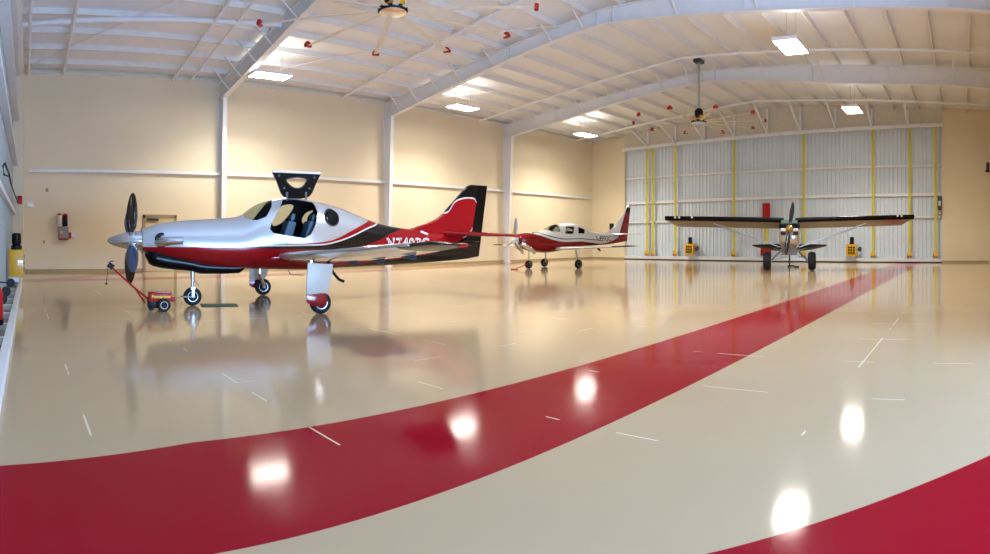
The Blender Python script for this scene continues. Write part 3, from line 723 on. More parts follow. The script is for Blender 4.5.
# raised cabin door
dpx = [(288,198.2),(300,198.6),(305.5,198),(309.5,196.4),(312.4,192.6),(314.6,187),(317.2,181),(320,175.6),(320.8,173.6),(296,172.4),(273,171.2),(273.6,173.4),(276.8,180),(279.2,187),(281.4,193.2),(284.4,196.8)]
hz = S(295,198,-.3)[1]
def dfn(a, b, d): return (a, -.34 - (b-hz)*.75 + d, b)
def dpoly(pts): return [S(px, py, -.34 - .75*((198-py)/27*.62)) for px, py in pts]
DP = dpoly(dpx); HO = dpoly(catmull([(286,179.3),(293,177.6),(299,177.4),(306.6,179.2),(305.2,183.5),(301,187.6),(296.5,188.4),(292,187),(288,183.5)], 3))
cdoor = MB().prism(HO, lambda a, b, d: dfn(a, b, d), -.5, .5)
lining = baked(MB().prism(DP, dfn, 0, .05).build('cabin_door', M['black'], A1, smooth=False), [cdoor])
skin = baked(MB().prism(DP, dfn, .05, .075).build('door_skin', M['silver'], lining, smooth=False), [MB().prism(HO, lambda a, b, d: dfn(a, b, d), -.5, .5)])
tp = dpoly([(273,171.2),(320.7,173.4)]); mb = MB(); mb.tube([dfn(tp[0][0], tp[0][1], .02), dfn(tp[1][0], tp[1][1], .02)], .028, 8); mb.build('door_edge', M['white'], lining)
mb = MB(); hr = [dfn(a, b, -.012) for a, b in HO]; mb.tube(hr+[hr[0]], .016, 6); mb.build('window_frame', M['dgrey'], lining)
for px in (287, 306):
    a = S(px, 199.5, -.3); b = dpoly([(px, 192)])[0]; mb = MB(); mb.bar((a[0], -.3, a[1]-.02), dfn(b[0], b[1], 0), .05, .03); mb.build('hinge', M['alum'], lining)
for px, py in ((279,175.5),(314,177.5),(284,188),(309,188.5)):
    a = dpoly([(px, py)])[0]; c = dfn(a[0], a[1], -.01); mb = MB(); mb.lathe(c, (0,1,0), [(.001,-.02),(.03,-.02),(.03,.01),(.001,.01)], 10); mb.build('latch', M['dgrey'], lining)
# chin intake / cowl belly
cb = [S(*p) for p in ((145,256),(147,262),(152,265.8),(165,268.6),(191,271.2),(201,273.8),(222,273.8),(240,273),(241.6,270))]
rings = []
Bc = pchip(cb)
for k in range(26):
    u = cb[0][0] + (cb[-1][0]-cb[0][0])*k/25
    zt = B1(u)+.16; zb = Bc(u); hh = .30 if k > 1 else .24; n = 20
    if u > S(241.6,240)[0]-.02: hh = .3
    rings.append([(u, hh*math.copysign(abs(cos(a))**.7, cos(a)), (zt+zb)/2 + (zt-zb)/2*math.copysign(abs(sin(a))**.7, sin(a))) for a in [2*pi*j/n for j in range(n)]])
mb = MB(); mb.loft(rings); mb.build('chin_cowling', M['blackgloss'], A1)
# spinner
hx, hz1 = S(131, 240.6); tipx = S(106.8, 240.6)[0]; bx = U0
mb = MB(); mb.lathe((tipx, 0, hz1), (1,0,0), [(.001,0),(.06,.05),(.115,.17),(.175,.36),(.215,.55),(.235,.7),(.24,bx-tipx-.005)], 36)
spn = mb.build('spinner', M['chrome'], A1)
mb = MB(); mb.lathe((U0-.02, 0, hz1), (1,0,0), [(.24,0),(.3,.0),(.31,.03)], 36); mb.build('backplate', M['alum'], spn)
for ang, m in ((radians(33),'blade'),(radians(123),'bluegrey'),(radians(213),'blade'),(radians(303),'bluegrey')):
    prop_blade((hx, 0, hz1), None, ang, 1.3, .3, A1, M[m], pitch=radians(78), r0=.15)
    d = Vector((0, -sin(ang), cos(ang))); mb = MB(); c = Vector((hx,0,hz1)); mb.tube([c+d*.16, c+d*.27], .075, 14); mb.build('blade_root', M['alum'], spn)
# exhaust stack + intake ring
ue, ze = S(161, 241.5, -.5); ye = -(surf_y(ue, ze, T1, B1, H1))
mb = MB(); mb.tube([(ue-.05, ye+.12, ze-.02), (ue+.06, ye-.04, ze-.01), (ue+.2, ye-.1, ze+.01), (ue+.45, ye-.12, ze+.02), (ue+.5, ye-.12, ze+.02)], [.13,.12,.1,.09,.1], 18); ex = mb.build('exhaust_stack', M['chrome'], A1)
mb = MB(); mb.lathe((ue+.5, ye-.12, ze+.02), (1,0,0), [(.001,.0),(.085,.0),(.085,.006),(.001,.006)], 18); mb.build('exhaust_opening', M['base'], ex)
mb = MB(); mb.lathe((ue+.02, ye+.05, ze+.05), (0,-1,0), [(.001,.0),(.15,.0),(.16,.03),(.12,.045),(.001,.03)], 20); mb.build('intake', M['black'], A1)
# exhaust on far side
mb = MB(); mb.tube([(ue-.05, -ye-.12, ze-.02), (ue+.06, -ye+.04, ze-.01), (ue+.2, -ye+.1, ze+.01), (ue+.5, -ye+.12, ze+.02)], [.13,.12,.1,.1], 18); mb.build('exhaust_stack', M['chrome'], A1)
# wings
VT = 6.9
leR = S(281, 256.3, -.68); teR = S(347, 261.5, -.68); leT = S(427, 243.4, -VT); teT = S(466, 246.2, -VT)
wr = [(leR[0], leR[1]), (teR[0], teR[1])]
for sgn in (-1, 1):
    rings = []; tips = []
    for k in range(15):
        f = k/14; y = .45 + (VT-.45)*f; g = (y-.68)/(VT-.68)
        le = leR[0]+(leT[0]-leR[0])*g; te = teR[0]+(teT[0]-teR[0])*g; z = leR[1]+(leT[1]-leR[1])*g
        rings.append(airfoil_ring(le, te, sgn*y, z, .15-.04*f, ztwist=(teR[1]-leR[1])+((teT[1]-leT[1])-(teR[1]-leR[1]))*g - .05*sin(pi*max(g,0))))
    wmb = MB(); wmb.loft(rings[:13]); wo = wmb.build('wing', M['white'], A1, auto=60)
    tmb = MB(); a_, b_ = rings[12], rings[14]
    r2 = [tuple(p) for p in b_]; cxm = sum(p[0] for p in b_)/len(b_); zm = sum(p[2] for p in b_)/len(b_)
    r3 = [(cxm+.08+(p[0]-cxm)*.8, p[1]+sgn*.14, zm+(p[2]-zm)*.35) for p in b_]
    tmb.loft([a_, r2, r3]); to = tmb.build('wing_tip', M['blackgloss'], wo)
    ex_ = r3[0]; mb = MB(); mb.lathe((ex_[0]-.12, ex_[1]-sgn*.06, ex_[2]), (1,0,0), [(.001,-.12),(.03,-.09),(.035,0),(.02,.08),(.001,.1)], 12); mb.build('position_light', M['redp'], to)
    # leading-edge strip
    led = MB(); led.tube([(leR[0]+(leT[0]-leR[0])*q-.004, sgn*(.68+(VT-.68)*q), leR[1]+(leT[1]-leR[1])*q+.01) for q in [i/10*.92 for i in range(11)]], [.05-.02*i/10 for i in range(11)], 10); led.build('leading_edge', M['silver'], wo)
    for g in (.12, .42, .68):
        y = .68+(VT-.68)*g; te = teR[0]+(teT[0]-teR[0])*g; z = leR[1]+(leT[1]-leR[1])*g + (teR[1]-leR[1])+((teT[1]-leT[1])-(teR[1]-leR[1]))*g - .05*sin(pi*g)
        mb = MB(); mb.prism([(te-.3,z-.02),(te+.0,z+.01),(te+.05,z-.05),(te+.02,z-.1),(te-.06,z-.08)], lambda a, b, d: (a, d, b), sgn*y-.02, sgn*y+.02); mb.build('flap_bracket', M['black'], wo)
    # root fairing
    mb = MB(); rings = []
    for k in range(14):
        f = k/13; u = leR[0]-.75 + (teR[0]-leR[0]+1.5)*f; w_ = .62*sin(pi*min(max(f, .02), .98))**.6; hh = .17*sin(pi*min(max(f, .02), .98))**.5
        rings.append([(u, sgn*(H1(u)-.2) + sgn*(.24*w_)*cos(a) , leR[1]-.03+hh*sin(a)) for a in [2*pi*j/14 for j in range(14)]])
    mb.loft(rings); mb.build('wing_root_fairing', M['red'], A1)
# horizontal tail
s0 = S(444, 233.6, -.12); s1 = S(470, 233.6, -.12); q0 = S(514, 235.8, -2.45); q1 = S(528, 236.4, -2.45)
for sgn in (-1, 1):
    mb = MB(); rings = []
    for f in [i/7 for i in range(8)]:
        rings.append(airfoil_ring(s0[0]+(q0[0]-s0[0])*f, s1[0]+.15+(q1[0]-s1[0]-.15)*f, sgn*(.06+2.39*f), s0[1]+(q0[1]-s0[1])*f, .15))
    mb.loft(rings); o = mb.build('horizontal_stabilizer', M['red'], A1, auto=60)
# fin and rudder
fl = [S(*p) for p in ((404,231.5),(413.7,227.4),(426,223.6),(433,220.5),(439,216.6),(445,210.6),(451.6,203),(457,196.8),(461.7,191.3),(465.5,187),(468.5,184.8))]
LE = pchip(sorted([(z, u) for u, z in fl])); zt = fl[-1][1]
TEt = S(487, 186.2); TEb = S(478.5, 257)
def TE(z): return TEb[0] + (TEt[0]-TEb[0])*(z-TEb[1])/(TEt[1]-TEb[1])
hin_t = S(478.5, 185.5); hin_b = S(466, 257)
def HG(z): return hin_b[0] + (hin_t[0]-hin_b[0])*(z-hin_b[1])/(hin_t[1]-hin_b[1])
finred = [S(*p, -.04) for p in ((456,201.8),(462,199.3),(470,198.6),(474.5,199.8),(476.6,204),(476,215),(471.5,228),(466.6,235),(459.4,240.6))]
# fin paint as a function of height: red where forward of the curve, white line behind it, then black
def fin_paint():
    m = bpy.data.materials.new('red_black_fin_livery'); m.use_nodes = True; nt = m.node_tree; b = nt.nodes['Principled BSDF']; L = nt.links
    tc = N(nt, 'ShaderNodeTexCoord'); sx = N(nt, 'ShaderNodeSeparateXYZ'); L.new(tc.outputs['Object'], sx.inputs[0])
    def fcurve(src, I0, I1, O0, O1, tab):
        tab = sorted(tab); fc = N(nt, 'ShaderNodeFloatCurve'); cv = fc.mapping.curves[0]
        pts = [((q-I0)/(I1-I0), (w-O0)/(O1-O0)) for q, w in tab]; pts = [(0, pts[0][1])] + pts + [(1, pts[-1][1])]
        while len(cv.points) < len(pts): cv.points.new(.5, .5)
        for p, q in zip(cv.points, pts): p.location = (min(max(q[0],0),1), min(max(q[1],0),1)); p.handle_type = 'AUTO_CLAMPED'
        fc.mapping.update()
        mr = N(nt, 'ShaderNodeMapRange'); mr.inputs['From Min'].default_value = I0; mr.inputs['From Max'].default_value = I1
        L.new(src, mr.inputs['Value']); L.new(mr.outputs[0], fc.inputs['Value'])
        o = N(nt, 'ShaderNodeMath', operation='MULTIPLY_ADD'); L.new(fc.outputs[0], o.inputs[0]); o.inputs[1].default_value = O1-O0; o.inputs[2].default_value = O0
        return o.outputs[0]
    fr = finred
    side = fcurve(sx.outputs['Z'], 1., 3.5, 3., 8., [(z, u) for u, z in fr[4:]] + [(fr[3][1], fr[4][0]+.01)])
    topc = fcurve(sx.outputs['X'], 3., 8., 1., 3.5, [(u, z) for u, z in fr[:4]] + [(fr[0][0]-.4, fr[0][1]-.35), (fr[4][0], fr[4][1]+.03)])
    da = N(nt, 'ShaderNodeMath', operation='SUBTRACT'); L.new(sx.outputs['X'], da.inputs[0]); L.new(side, da.inputs[1])
    db = N(nt, 'ShaderNodeMath', operation='SUBTRACT'); L.new(sx.outputs['Z'], db.inputs[0]); L.new(topc, db.inputs[1])
    df = N(nt, 'ShaderNodeMath', operation='MAXIMUM'); L.new(da.outputs[0], df.inputs[0]); L.new(db.outputs[0], df.inputs[1])
    g0 = N(nt, 'ShaderNodeMath', operation='GREATER_THAN'); L.new(df.outputs[0], g0.inputs[0]); g0.inputs[1].default_value = 0
    g1 = N(nt, 'ShaderNodeMath', operation='GREATER_THAN'); L.new(df.outputs[0], g1.inputs[0]); g1.inputs[1].default_value = .04
    m1 = N(nt, 'ShaderNodeMix', data_type='RGBA'); L.new(g0.outputs[0], m1.inputs[0]); m1.inputs[6].default_value = lin(RED); m1.inputs[7].default_value = lin('#cfcac2')
    m2 = N(nt, 'ShaderNodeMix', data_type='RGBA'); L.new(g1.outputs[0], m2.inputs[0]); L.new(m1.outputs[2], m2.inputs[6]); m2.inputs[7].default_value = lin(BLK)
    L.new(m2.outputs[2], b.inputs['Base Color']); b.inputs['Roughness'].default_value = .22; b.inputs['Coat Weight'].default_value = .05; b.inputs['Specular IOR Level'].default_value = .25
    return m
rings = []; rr2 = []
for k in range(30):
    f = k/29; z = TEb[1] + .02 + (zt-TEb[1]-.02)*f
    le = LE(z) if z > fl[0][1] else fl[0][0] + .25*(fl[0][1]-z)
    hg = HG(z); te = TE(z)
    if z > zt-.05: le += .04
    th = .09*(1-.55*f)
    full = hg-le
    def half(x): return th*(.35+.65*min(1, (x-le)/(.35*full))**.5) if x > le+.01 else .008
    xs_ = [le, le+.02*full, le+.06*full, le+.15*full, le+.35*full, le+.7*full, hg]
    ring = [(x, half(x), z) for x in xs_] + [(x, -half(x), z) for x in reversed(xs_)]
    rings.append(ring)
    h2 = half(hg); rr2.append([(hg+.015, h2*.95, z), (hg+.4*(te-hg), h2*.7, z), (te, .012, z), (te, -.012, z), (hg+.4*(te-hg), -h2*.7, z), (hg+.015, -h2*.95, z)])
mb = MB(); mb.loft(rings); finp = fin_paint(); fin = mb.build('tail_fin', finp, A1, auto=50)
mb = MB(); mb.loft(rr2); rud = mb.build('rudder', M['blackgloss'], A1, auto=50)
# registration on both flanks, half hidden behind the wing in the photo
def on_skin(body, size, uc, zc, T, B, H, parent, side, m, offset=0., off=.006, spacing=1., name='registration_lettering', mirror=1):
    vs, fs = text_mesh(body, size, spacing, offset); mb = MB(); out = []
    for x, y, _ in vs:
        u = uc + (x if side < 0 else -x); z = zc + y
        z2 = min(max(z, B(u)+.01), T(u)-.01)
        out.append((u, side*(surf_y(u, z2, T, B, H)+off), z))
    mb.add(out, fs); return mb.build(name, m, parent, smooth=False)
ur, zr = sps(408.5, 243.6)
for side in (-1, 1):
    a = on_skin('N740PC', .37, ur, zr, T1, B1, H1, A1, side, M['text_w'], .012, .006, 1.15)
    on_skin('N740PC', .37, ur, zr, T1, B1, H1, a, side, M['text_k'], -.008, .010, 1.15, name='letter_fill')
# small white aerial blade by the fin, belly antenna, step
ua, za = sps(424, 232.5); mb = MB(); mb.bar((ua-.12, -surf_y(ua, za, T1, B1, H1)-.02, za+.03), (ua+.1, -surf_y(ua, za, T1, B1, H1)-.03, za-.05), .02, .05); mb.build('aerial', M['white'], A1)
a0 = S(333, 272.5, -1.5); a1 = S(339, 279.5, -1.5); a2 = S(344, 281.5, -1.5); wz = leR[1]
mb = MB(); mb.tube([(a0[0]-.1, -1.3, wz-.03), (a0[0], -1.5, a0[1]), (a1[0], -1.5, a1[1]), (a2[0], -1.5, a2[1])], .035, 8); mb.build('step', M['black'], A1)
u_, z_ = S(285, 270); mb = MB(); mb.tube([(u_, 0, .98), (u_+.15, 0, .72), (u_+.5, 0, .7)], .012, 6); mb.build('antenna', M['dgrey'], A1)
# nose gear
nu, nz = S(192.5, 300); 
mb = MB(); mb.tube([(nu, 0, .68), (nu, 0, 1.0)], .055, 12); mb.tube([(nu,0,.36),(nu,0,.7)], .032, 12)
mb.lo((nu-.05,-.12,.4),(nu+.05,.12,.46)); mb.lo((nu-.03,-.12,.2),(nu+.03,-.095,.44)); mb.lo((nu-.03,.095,.2),(nu+.03,.12,.44))
mb.tube([(nu,-.12,.225),(nu,.12,.225)],.03); mb.build('nose_gear_leg', M['alum'], A1)
wheel((nu, 0, .225), .225, .16, A1, name='nose_wheel')
mb = MB(); mb.tube([(nu+.05,0,.62),(nu+.16,0,.5),(nu+.05,0,.42)],.016,8); mb.build('torque_link', M['alum'], A1)
# main gear
GV = 2.32
def gear(sgn):
    wheel((.05, sgn*GV, .24), .24, .17, A1, name='main_wheel')
    mb = MB(); mb.tube([(-.1, sgn*(GV-.2), leR[1]-.05), (-.1, sgn*(GV-.2), .62)], .06, 12); mb.tube([(-.1, sgn*(GV-.2), .62), (.05, sgn*(GV-.14), .24)], .05, 12)
    mb.tube([(.05, sgn*(GV-.16), .24), (.05, sgn*(GV+.05), .24)], .03, 10); mb.build('main_gear_leg', M['chrome'], A1)
    mb = MB(); mb.tube([(-.1, sgn*(GV-.22), .85), (.12, sgn*(GV-.6), leR[1]-.05)], .03, 8); mb.build('side_brace', M['dgrey'], A1)
gear(-1); gear(1)
pv = -(GV+.14)
pan = [S(*p, pv) for p in ((307.8,262.6),(320,263.6),(332.8,264),(332,275),(330,285),(326.5,294),(306.2,294))]
lowp = [S(*p, pv) for p in ((306.2,294.2),(313,294.6),(319,293.2),(325.4,293),(327,299),(326.8,304),(325,306.8),(319.5,306.6),(311.5,305.2),(306.8,302.6))]
for sgn in (-1, 1):
    mb = MB(); mb.prism(pan, lambda a, b, d: (a, sgn*d, b), -pv-.02, -pv+.015); g = mb.build('gear_door', M['geardoor'], A1, bevel=.006)
    mb = MB(); mb.prism(lowp, lambda a, b, d: (a, sgn*d, b), -pv-.02, -pv+.02); mb.build('wheel_fairing', M['red'], g, bevel=.006)

# ================================================================== TUG
tx, ty = ground(163.6, 311.3)
FT = Frame(tx, ty, -.1331); Q = FT.sp
TG = empty('aircraft_tug', (tx, ty, 0), -.1331, 'small red walk-behind tug coupled to the silver aircraft\'s nose wheel', 'tug')
b0, b1_ = Q(148.8, 302.5), Q(171.6, 291.6)
mb = MB(); mb.prism([(b0[0], b0[1]+.02), (b1_[0]+.0, b0[1]+.02), (b1_[0], b1_[1]-.02), (b0[0]+.02, b1_[1])], lambda a, b, d: (a, d, b), -.02, .42); bd = mb.build('body', M['redp'], TG, bevel=.015)
mb = MB(); mb.lo((b0[0]-.01, -.035, b1_[1]-.03), (b1_[0]+.01, .435, b1_[1])); mb.build('lid', M['red'], bd, bevel=.01)
vs, fs = text_mesh('Powertow', .1, 1.0, .004); mb = MB(); mb.add([((b0[0]+b1_[0])/2+.02+x, -.026, (b0[1]+b1_[1])/2+.01+y) for x, y, _ in vs], fs); mb.build('lettering', M['text_y'], bd, smooth=False)
wheel((0, -.1, .15), .15, .12, TG, hubm='offwhite'); wheel((0, .5, .15), .15, .12, TG, hubm='offwhite')
mb = MB(); mb.tube([(0,-.1,.15),(0,.5,.15)],.03); mb.build('axle', M['dgrey'], TG)
e0 = Q(146, 304); mb = MB(); mb.lo((e0[0]+.05, .0, .07), (-.1, .38, .26)); mb.build('engine', M['black'], TG, bevel=.02)
mb = MB(); mb.lathe((e0[0]+.12, .08, .07), (0,1,0), [(.001,-.03),(.065,-.03),(.065,.03),(.001,.03)], 18); mb.build('caster', M['black'], TG)
mb = MB(); mb.tube([(e0[0]+.14,.05,.12),(e0[0]+.14,.02,.24)],.03); mb.build('canister', M['alum'], TG)
h0, h1, hh = Q(147, 300.5), Q(136, 289.5), Q(110, 265.8)
mb = MB(); 
for y in (.1, .3): mb.tube([(h0[0]+.06, y, h0[1]), (h1[0], .2+(y-.2)*.6, h1[1]), (hh[0], .2+(y-.2)*.3, hh[1])], .022, 8)
mb.tube([(h0[0]-.02, .2, h0[1]-.08), (h0[0]-.12,.2,h0[1]+.05), (h1[0], .2, h1[1])], .02, 8); mb.build('handle_shaft', M['redp'], TG)
mb = MB(); mb.tube([(hh[0], -.05, hh[1]), (hh[0], .45, hh[1])], .03, 8); mb.tube([(hh[0],.2,hh[1]),(hh[0]-.02,.2,hh[1]+.07),(hh[0]+.08,.2,hh[1]+.1)],.014,6); mb.box((hh[0]+.02,.2,hh[1]-.01),(.14,.16,.12),ry=.6); mb.build('grip', M['black'], TG)
mb = MB(); mb.tube([(hh[0]-.04,.1,hh[1]-.02),(hh[0]-.06,.1,hh[1]-.2),(hh[0]-.08,.1,hh[1]-.4)],.008,6); mb.lathe((hh[0]-.08,.1,hh[1]-.43),(0,0,1),[(.001,0),(.03,.01),(.03,.03),(.001,.05)],8); mb.build('stop_cord', M['black'], TG)
mb = MB(); t0 = Q(172, 299), Q(176, 300); mb.lo((b1_[0]-.02,.12,.2),(t0[1][0],.28,.3)); mb.build('hitch', M['redp'], TG, bevel=.015)
wpos = Matrix.Rotation(.1331, 2) @ Vector((A1.location.x-tx, A1.location.y-ty)) 
nx, ny = nu + wpos[0], wpos[1]
mb = MB(); mb.tube([(t0[1][0]-.02,.2,.25),(nx-.3, ny-.0, .235),(nx-.24, ny-.17, .235),(nx, ny-.17,.225)],.016,8); mb.build('tow_arm', M['alum'], TG)
gx0, gy0 = ground(201, 305.6); gx1, gy1 = ground(237, 305.2)
mb = MB(); dxy = Vector((gx1-gx0, gy1-gy0)).normalized(); nn = Vector((-dxy[1], dxy[0]))
mb.prism([(gx0+nn[0]*s_*.27+(0 if e==0 else gx1-gx0), gy0+nn[1]*s_*.27+(0 if e==0 else gy1-gy0)) for s_, e in ((-1,0),(-1,1),(1,1),(1,0))], lambda a, b, d: (a, b, d), .0, .02)
tag(mb.build('floor_mat', M['green'], bevel=.005), 'dark green mat strip on the floor behind the nose wheel', 'mat')

# ================================================================== AIRCRAFT 2 (white and red, four seats)
R2 = -.21
F2 = Frame(27.3, 21.6, R2); S2 = F2.sp
A2 = empty('airplane', (27.3, 21.6, 0), R2, 'white-topped red low-wing propeller aircraft parked in far corner', 'airplane')
top2 = [S2(*p) for p in ((517.5,236.6),(520,234),(526,232.6),(538.7,231.6),(543.5,230.2),(548,227.2),(553,224.9),(560,223.5),(571,223.5),(578.5,225.2),(587.5,229.6),(594,232),(603.7,233),(612,234),(620,235.5),(626,238))]
bot2 = [S2(*p) for p in ((517.5,243.5),(521,246.5),(526,249.6),(530.6,251.4),(543.6,252.7),(558.2,251),(572,248.6),(587,246.4),(600,245.2),(607,244.6),(620,242.4),(626,241.2))]
hw2 = [(S2(p[0], 240)[0], p[1]) for p in ((517.5,.36),(521,.5),(526,.6),(543,.68),(560,.72),(575,.68),(588,.5),(600,.36),(612,.22),(620,.14),(626,.07))]
T2, B2, H2 = body_fns(top2, bot2, hw2)
U20, U21 = top2[0][0], top2[-1][0]
def sps2(px, py):
    v = -.3
    for _ in range(6):
        u, z = S2(px, py, v); u = min(max(u, U20), U21)
        v = -surf_y(u, min(max(z, B2(u)+.02), T2(u)-.02), T2, B2, H2)
    return S2(px, py, v)
K1 = [sps2(*p) for p in ((518,235),(527,233.6),(538.7,235.6),(548,238.6),(555,240.8),(566,242.4),(581,242),(589,242.8),(600.5,244),(610,242),(618,238),(624,232))]
K0 = [(u, z+.17) for u, z in K1[2:9]]
K0 = [(K0[0][0]-.7, K0[0][1]-.3)] + K0 + [(K0[-1][0]+.5, K0[-1][1]-.3)]
paint2 = paint('white_over_red_livery', [('#141416', K0, .045), ('#d9d6cf', K0, .0), ('#141416', K1, .03), ('#8a0812', K1, 0)], '#d9d6cf', 0)
def fus2():
    mb = MB(); n = 90; rings = [fus_ring(U20+(U21-U20)*k/n, T2, B2, H2, 40) for k in range(n+1)]; mb.loft(rings); return mb
wins = {'windshield': [(544.8,230.2),(552,226.4),(560,224.6),(560.2,231.8),(552,231.6)], 'cabin_window': [(565.6,226.6),(573.8,226.6),(573.2,233.8),(564.8,233.8)], 'rear_window': [(578.2,227),(584.6,229.4),(584.4,233.6),(578.2,233.4)]}
cuts = {}
for k_, p in wins.items():
    q = [sps2(*a) for a in p]
    if k_ == 'windshield': q[0] = S2(544.3,229.6,0); q[1] = (S2(551,226,0)[0], T2(S2(551,226,0)[0])+.1); q[2] = (S2(558.5,224,-.3)[0], T2(S2(558.5,224,-.3)[0])+.05)
    cuts[k_] = q
f2 = fus2().build('fuselage', [paint2, M['interior']], A2)
baked(f2, [ext(q, -2, 2) for q in cuts.values()], 'DIFFERENCE', solid=.04, moff=1)
for k_, q in cuts.items():
    for lo_, hi_ in (((-2, 2),) if k_ == 'windshield' else ((-2, -.05), (.05, 2))):
        g = fus2().build(k_, [M['glass']], A2); baked(g, [ext(q, lo_, hi_)], 'INTERSECT', solid=.012)
mb = MB(); mb.lo((S2(548,240)[0], -.5, 1.3), (S2(592,240)[0], .5, 1.35)); mb.build('cabin_floor', M['interior'], A2, smooth=False)
for px in (563, 577):
    u = S2(px, 240)[0]
    for v in (-.3, .3):
        mb = MB(); mb.lo((u-.45, v-.22, 1.36), (u, v+.22, 1.56)); mb.prism([(u-.05,1.5),(u+.1,1.5),(u+.22,2.1),(u+.12,2.12)], lambda a, b, d: (a, d, b), v-.22, v+.22); mb.build('seat', M['dgrey'], A2, bevel=.03)
# cowl face, exhaust, spinner, prop
cz2 = S2(517, 240.5)[1]; cu2 = U20
mb = MB(); mb.lathe((cu2-.5, 0, cz2), (1,0,0), [(.001,.05),(.06,.12),(.12,.25),(.155,.42),(.16,.5)], 28); sp2 = mb.build('spinner', M['white'], A2)
for ang in (radians(8), radians(128), radians(248)):
    prop_blade((cu2-.2, 0, cz2), None, ang, 1.28, .22, A2, M['alum'], pitch=radians(150), tipm=M['white'], r0=.12)
for s_ in (-1, 1):
    mb = MB(); mb.lathe((cu2-.01, s_*.27, cz2+.03), (-1,0,0), [(.001,0),(.1,0),(.12,.02),(.1,.03),(.001,.01)], 18); mb.build('air_inlet', M['base'], A2)
    a = S2(521, 243, -.4); mb = MB(); mb.tube([(a[0]+.1, s_*.35, a[1]-.0), (a[0]+.35, s_*.5, a[1]-.2), (a[0]+.75, s_*.55, a[1]-.45), (a[0]+.8, s_*.55, a[1]-.6)], [.12,.13,.1,.08], 14); mb.build('exhaust_stack', M['chrome'], A2)
# wings
L2r = (S2(556,248.5,-.6)[0], 1.10); T2r = L2r[0]+1.75; VT2 = 6.0
lt = S2(626, 246.6, -VT2); 
for sgn in (-1, 1):
    rings = []
    for k in range(12):
        f = k/11; y = .4+(VT2-.4)*f
        le = L2r[0]+(lt[0]-L2r[0])*f; te = T2r+(lt[0]+.85-T2r)*f; z = L2r[1]+(lt[1]+.02-L2r[1])*f
        rings.append(airfoil_ring(le, te, sgn*y, z, .13-.04*f))
    mb = MB(); mb.loft(rings[:10]); wo = mb.build('wing', M['white'], A2, auto=60)
    r3 = [(p[0]*.75+.25*(lt[0]+.6), p[1]+sgn*.12, lt[1]+.02+(p[2]-lt[1])*.3) for p in rings[-1]]
    mb = MB(); mb.loft(rings[9:]+[r3]); mb.build('wing_tip', M['dgrey'], wo)
    mb = MB(); y = sgn*2.4; mb.prism([(T2r-.3,1.12),(T2r-.1,1.14),(T2r+.03,.98),(T2r-.05,.96)], lambda a, b, d: (a, d, b), y-.015, y+.015); mb.build('flap_bracket', M['black'], wo)
h0_ = S2(610, 233.8, -.1)[0]; 
for sgn in (-1, 1):
    rings = [airfoil_ring(h0_+.35*f, h0_+.85+.05*f, sgn*(.05+2.0*f), 1.6+36*(240-233.9)/600*.98, .1) for f in (0, .5, 1)]
    mb = MB(); mb.loft(rings); mb.build('horizontal_stabilizer', M['white'], A2, auto=60)
fl2 = [S2(*p) for p in ((600,234.5),(606,232.2),(611,229.4),(615,225),(619,219.6),(623,214.2),(627,207.4))]
LE2 = pchip(sorted([(z, u) for u, z in fl2])); zt2 = fl2[-1][1]; zb2 = S2(625,241.4)[1]
ta, tb = S2(630.2, 207.6), S2(627, 241)
rings = []; rr2 = []
for k in range(20):
    f = k/19; z = zb2+(zt2-zb2)*f; le = LE2(z) if z > fl2[0][1] else fl2[0][0]; te = tb[0]+(ta[0]-tb[0])*(z-tb[1])/(ta[1]-tb[1]); hg = te-.95+.6*f
    th = .06*(1-.5*f)
    rings.append([(x, th*s_, z) for x, s_ in ((le,.1),(le+.15*(hg-le),.7),(le+.5*(hg-le),1),(hg,.9))]+[(x, -th*s_, z) for x, s_ in ((hg,.9),(le+.5*(hg-le),1),(le+.15*(hg-le),.7),(le,.1))])
    rr2.append([(hg+.012, th*.85, z), (te, .012, z), (te, -.012, z), (hg+.012, -th*.85, z)])
mb = MB(); mb.loft(rings); mb.build('tail_fin', M['white'], A2, auto=50)
mb = MB(); mb.loft(rr2[:17]); mb.build('rudder', M['red'], A2, auto=50)
mb = MB(); mb.loft(rr2[16:]); mb.build('rudder_cap', M['black'], A2, auto=50)
te = ta[0]; mb = MB(); mb.prism([(te-.38, zt2-.02), (te+.02, zt2-.02), (te+.02, zt2+.2), (te-.16, zt2+.18)], lambda a, b, d: (a, d, b), -.035, .035); mb.build('fin_cap', M['white'], A2, bevel=.01)
ur2, zr2 = sps2(603.5, 238.6)
for side in (-1, 1): on_skin('N4992C', .44, ur2, zr2, T2, B2, H2, A2, side, M['text_k'], .006, .006, 1.0)
mb = MB(); mb.tube([(S2(566,223)[0], 0, T2(S2(566,223)[0])-.01), (S2(566,223)[0]+.02, 0, T2(S2(566,223)[0])+.12)], [.05,.02], 8); mb.build('beacon', M['white'], A2)
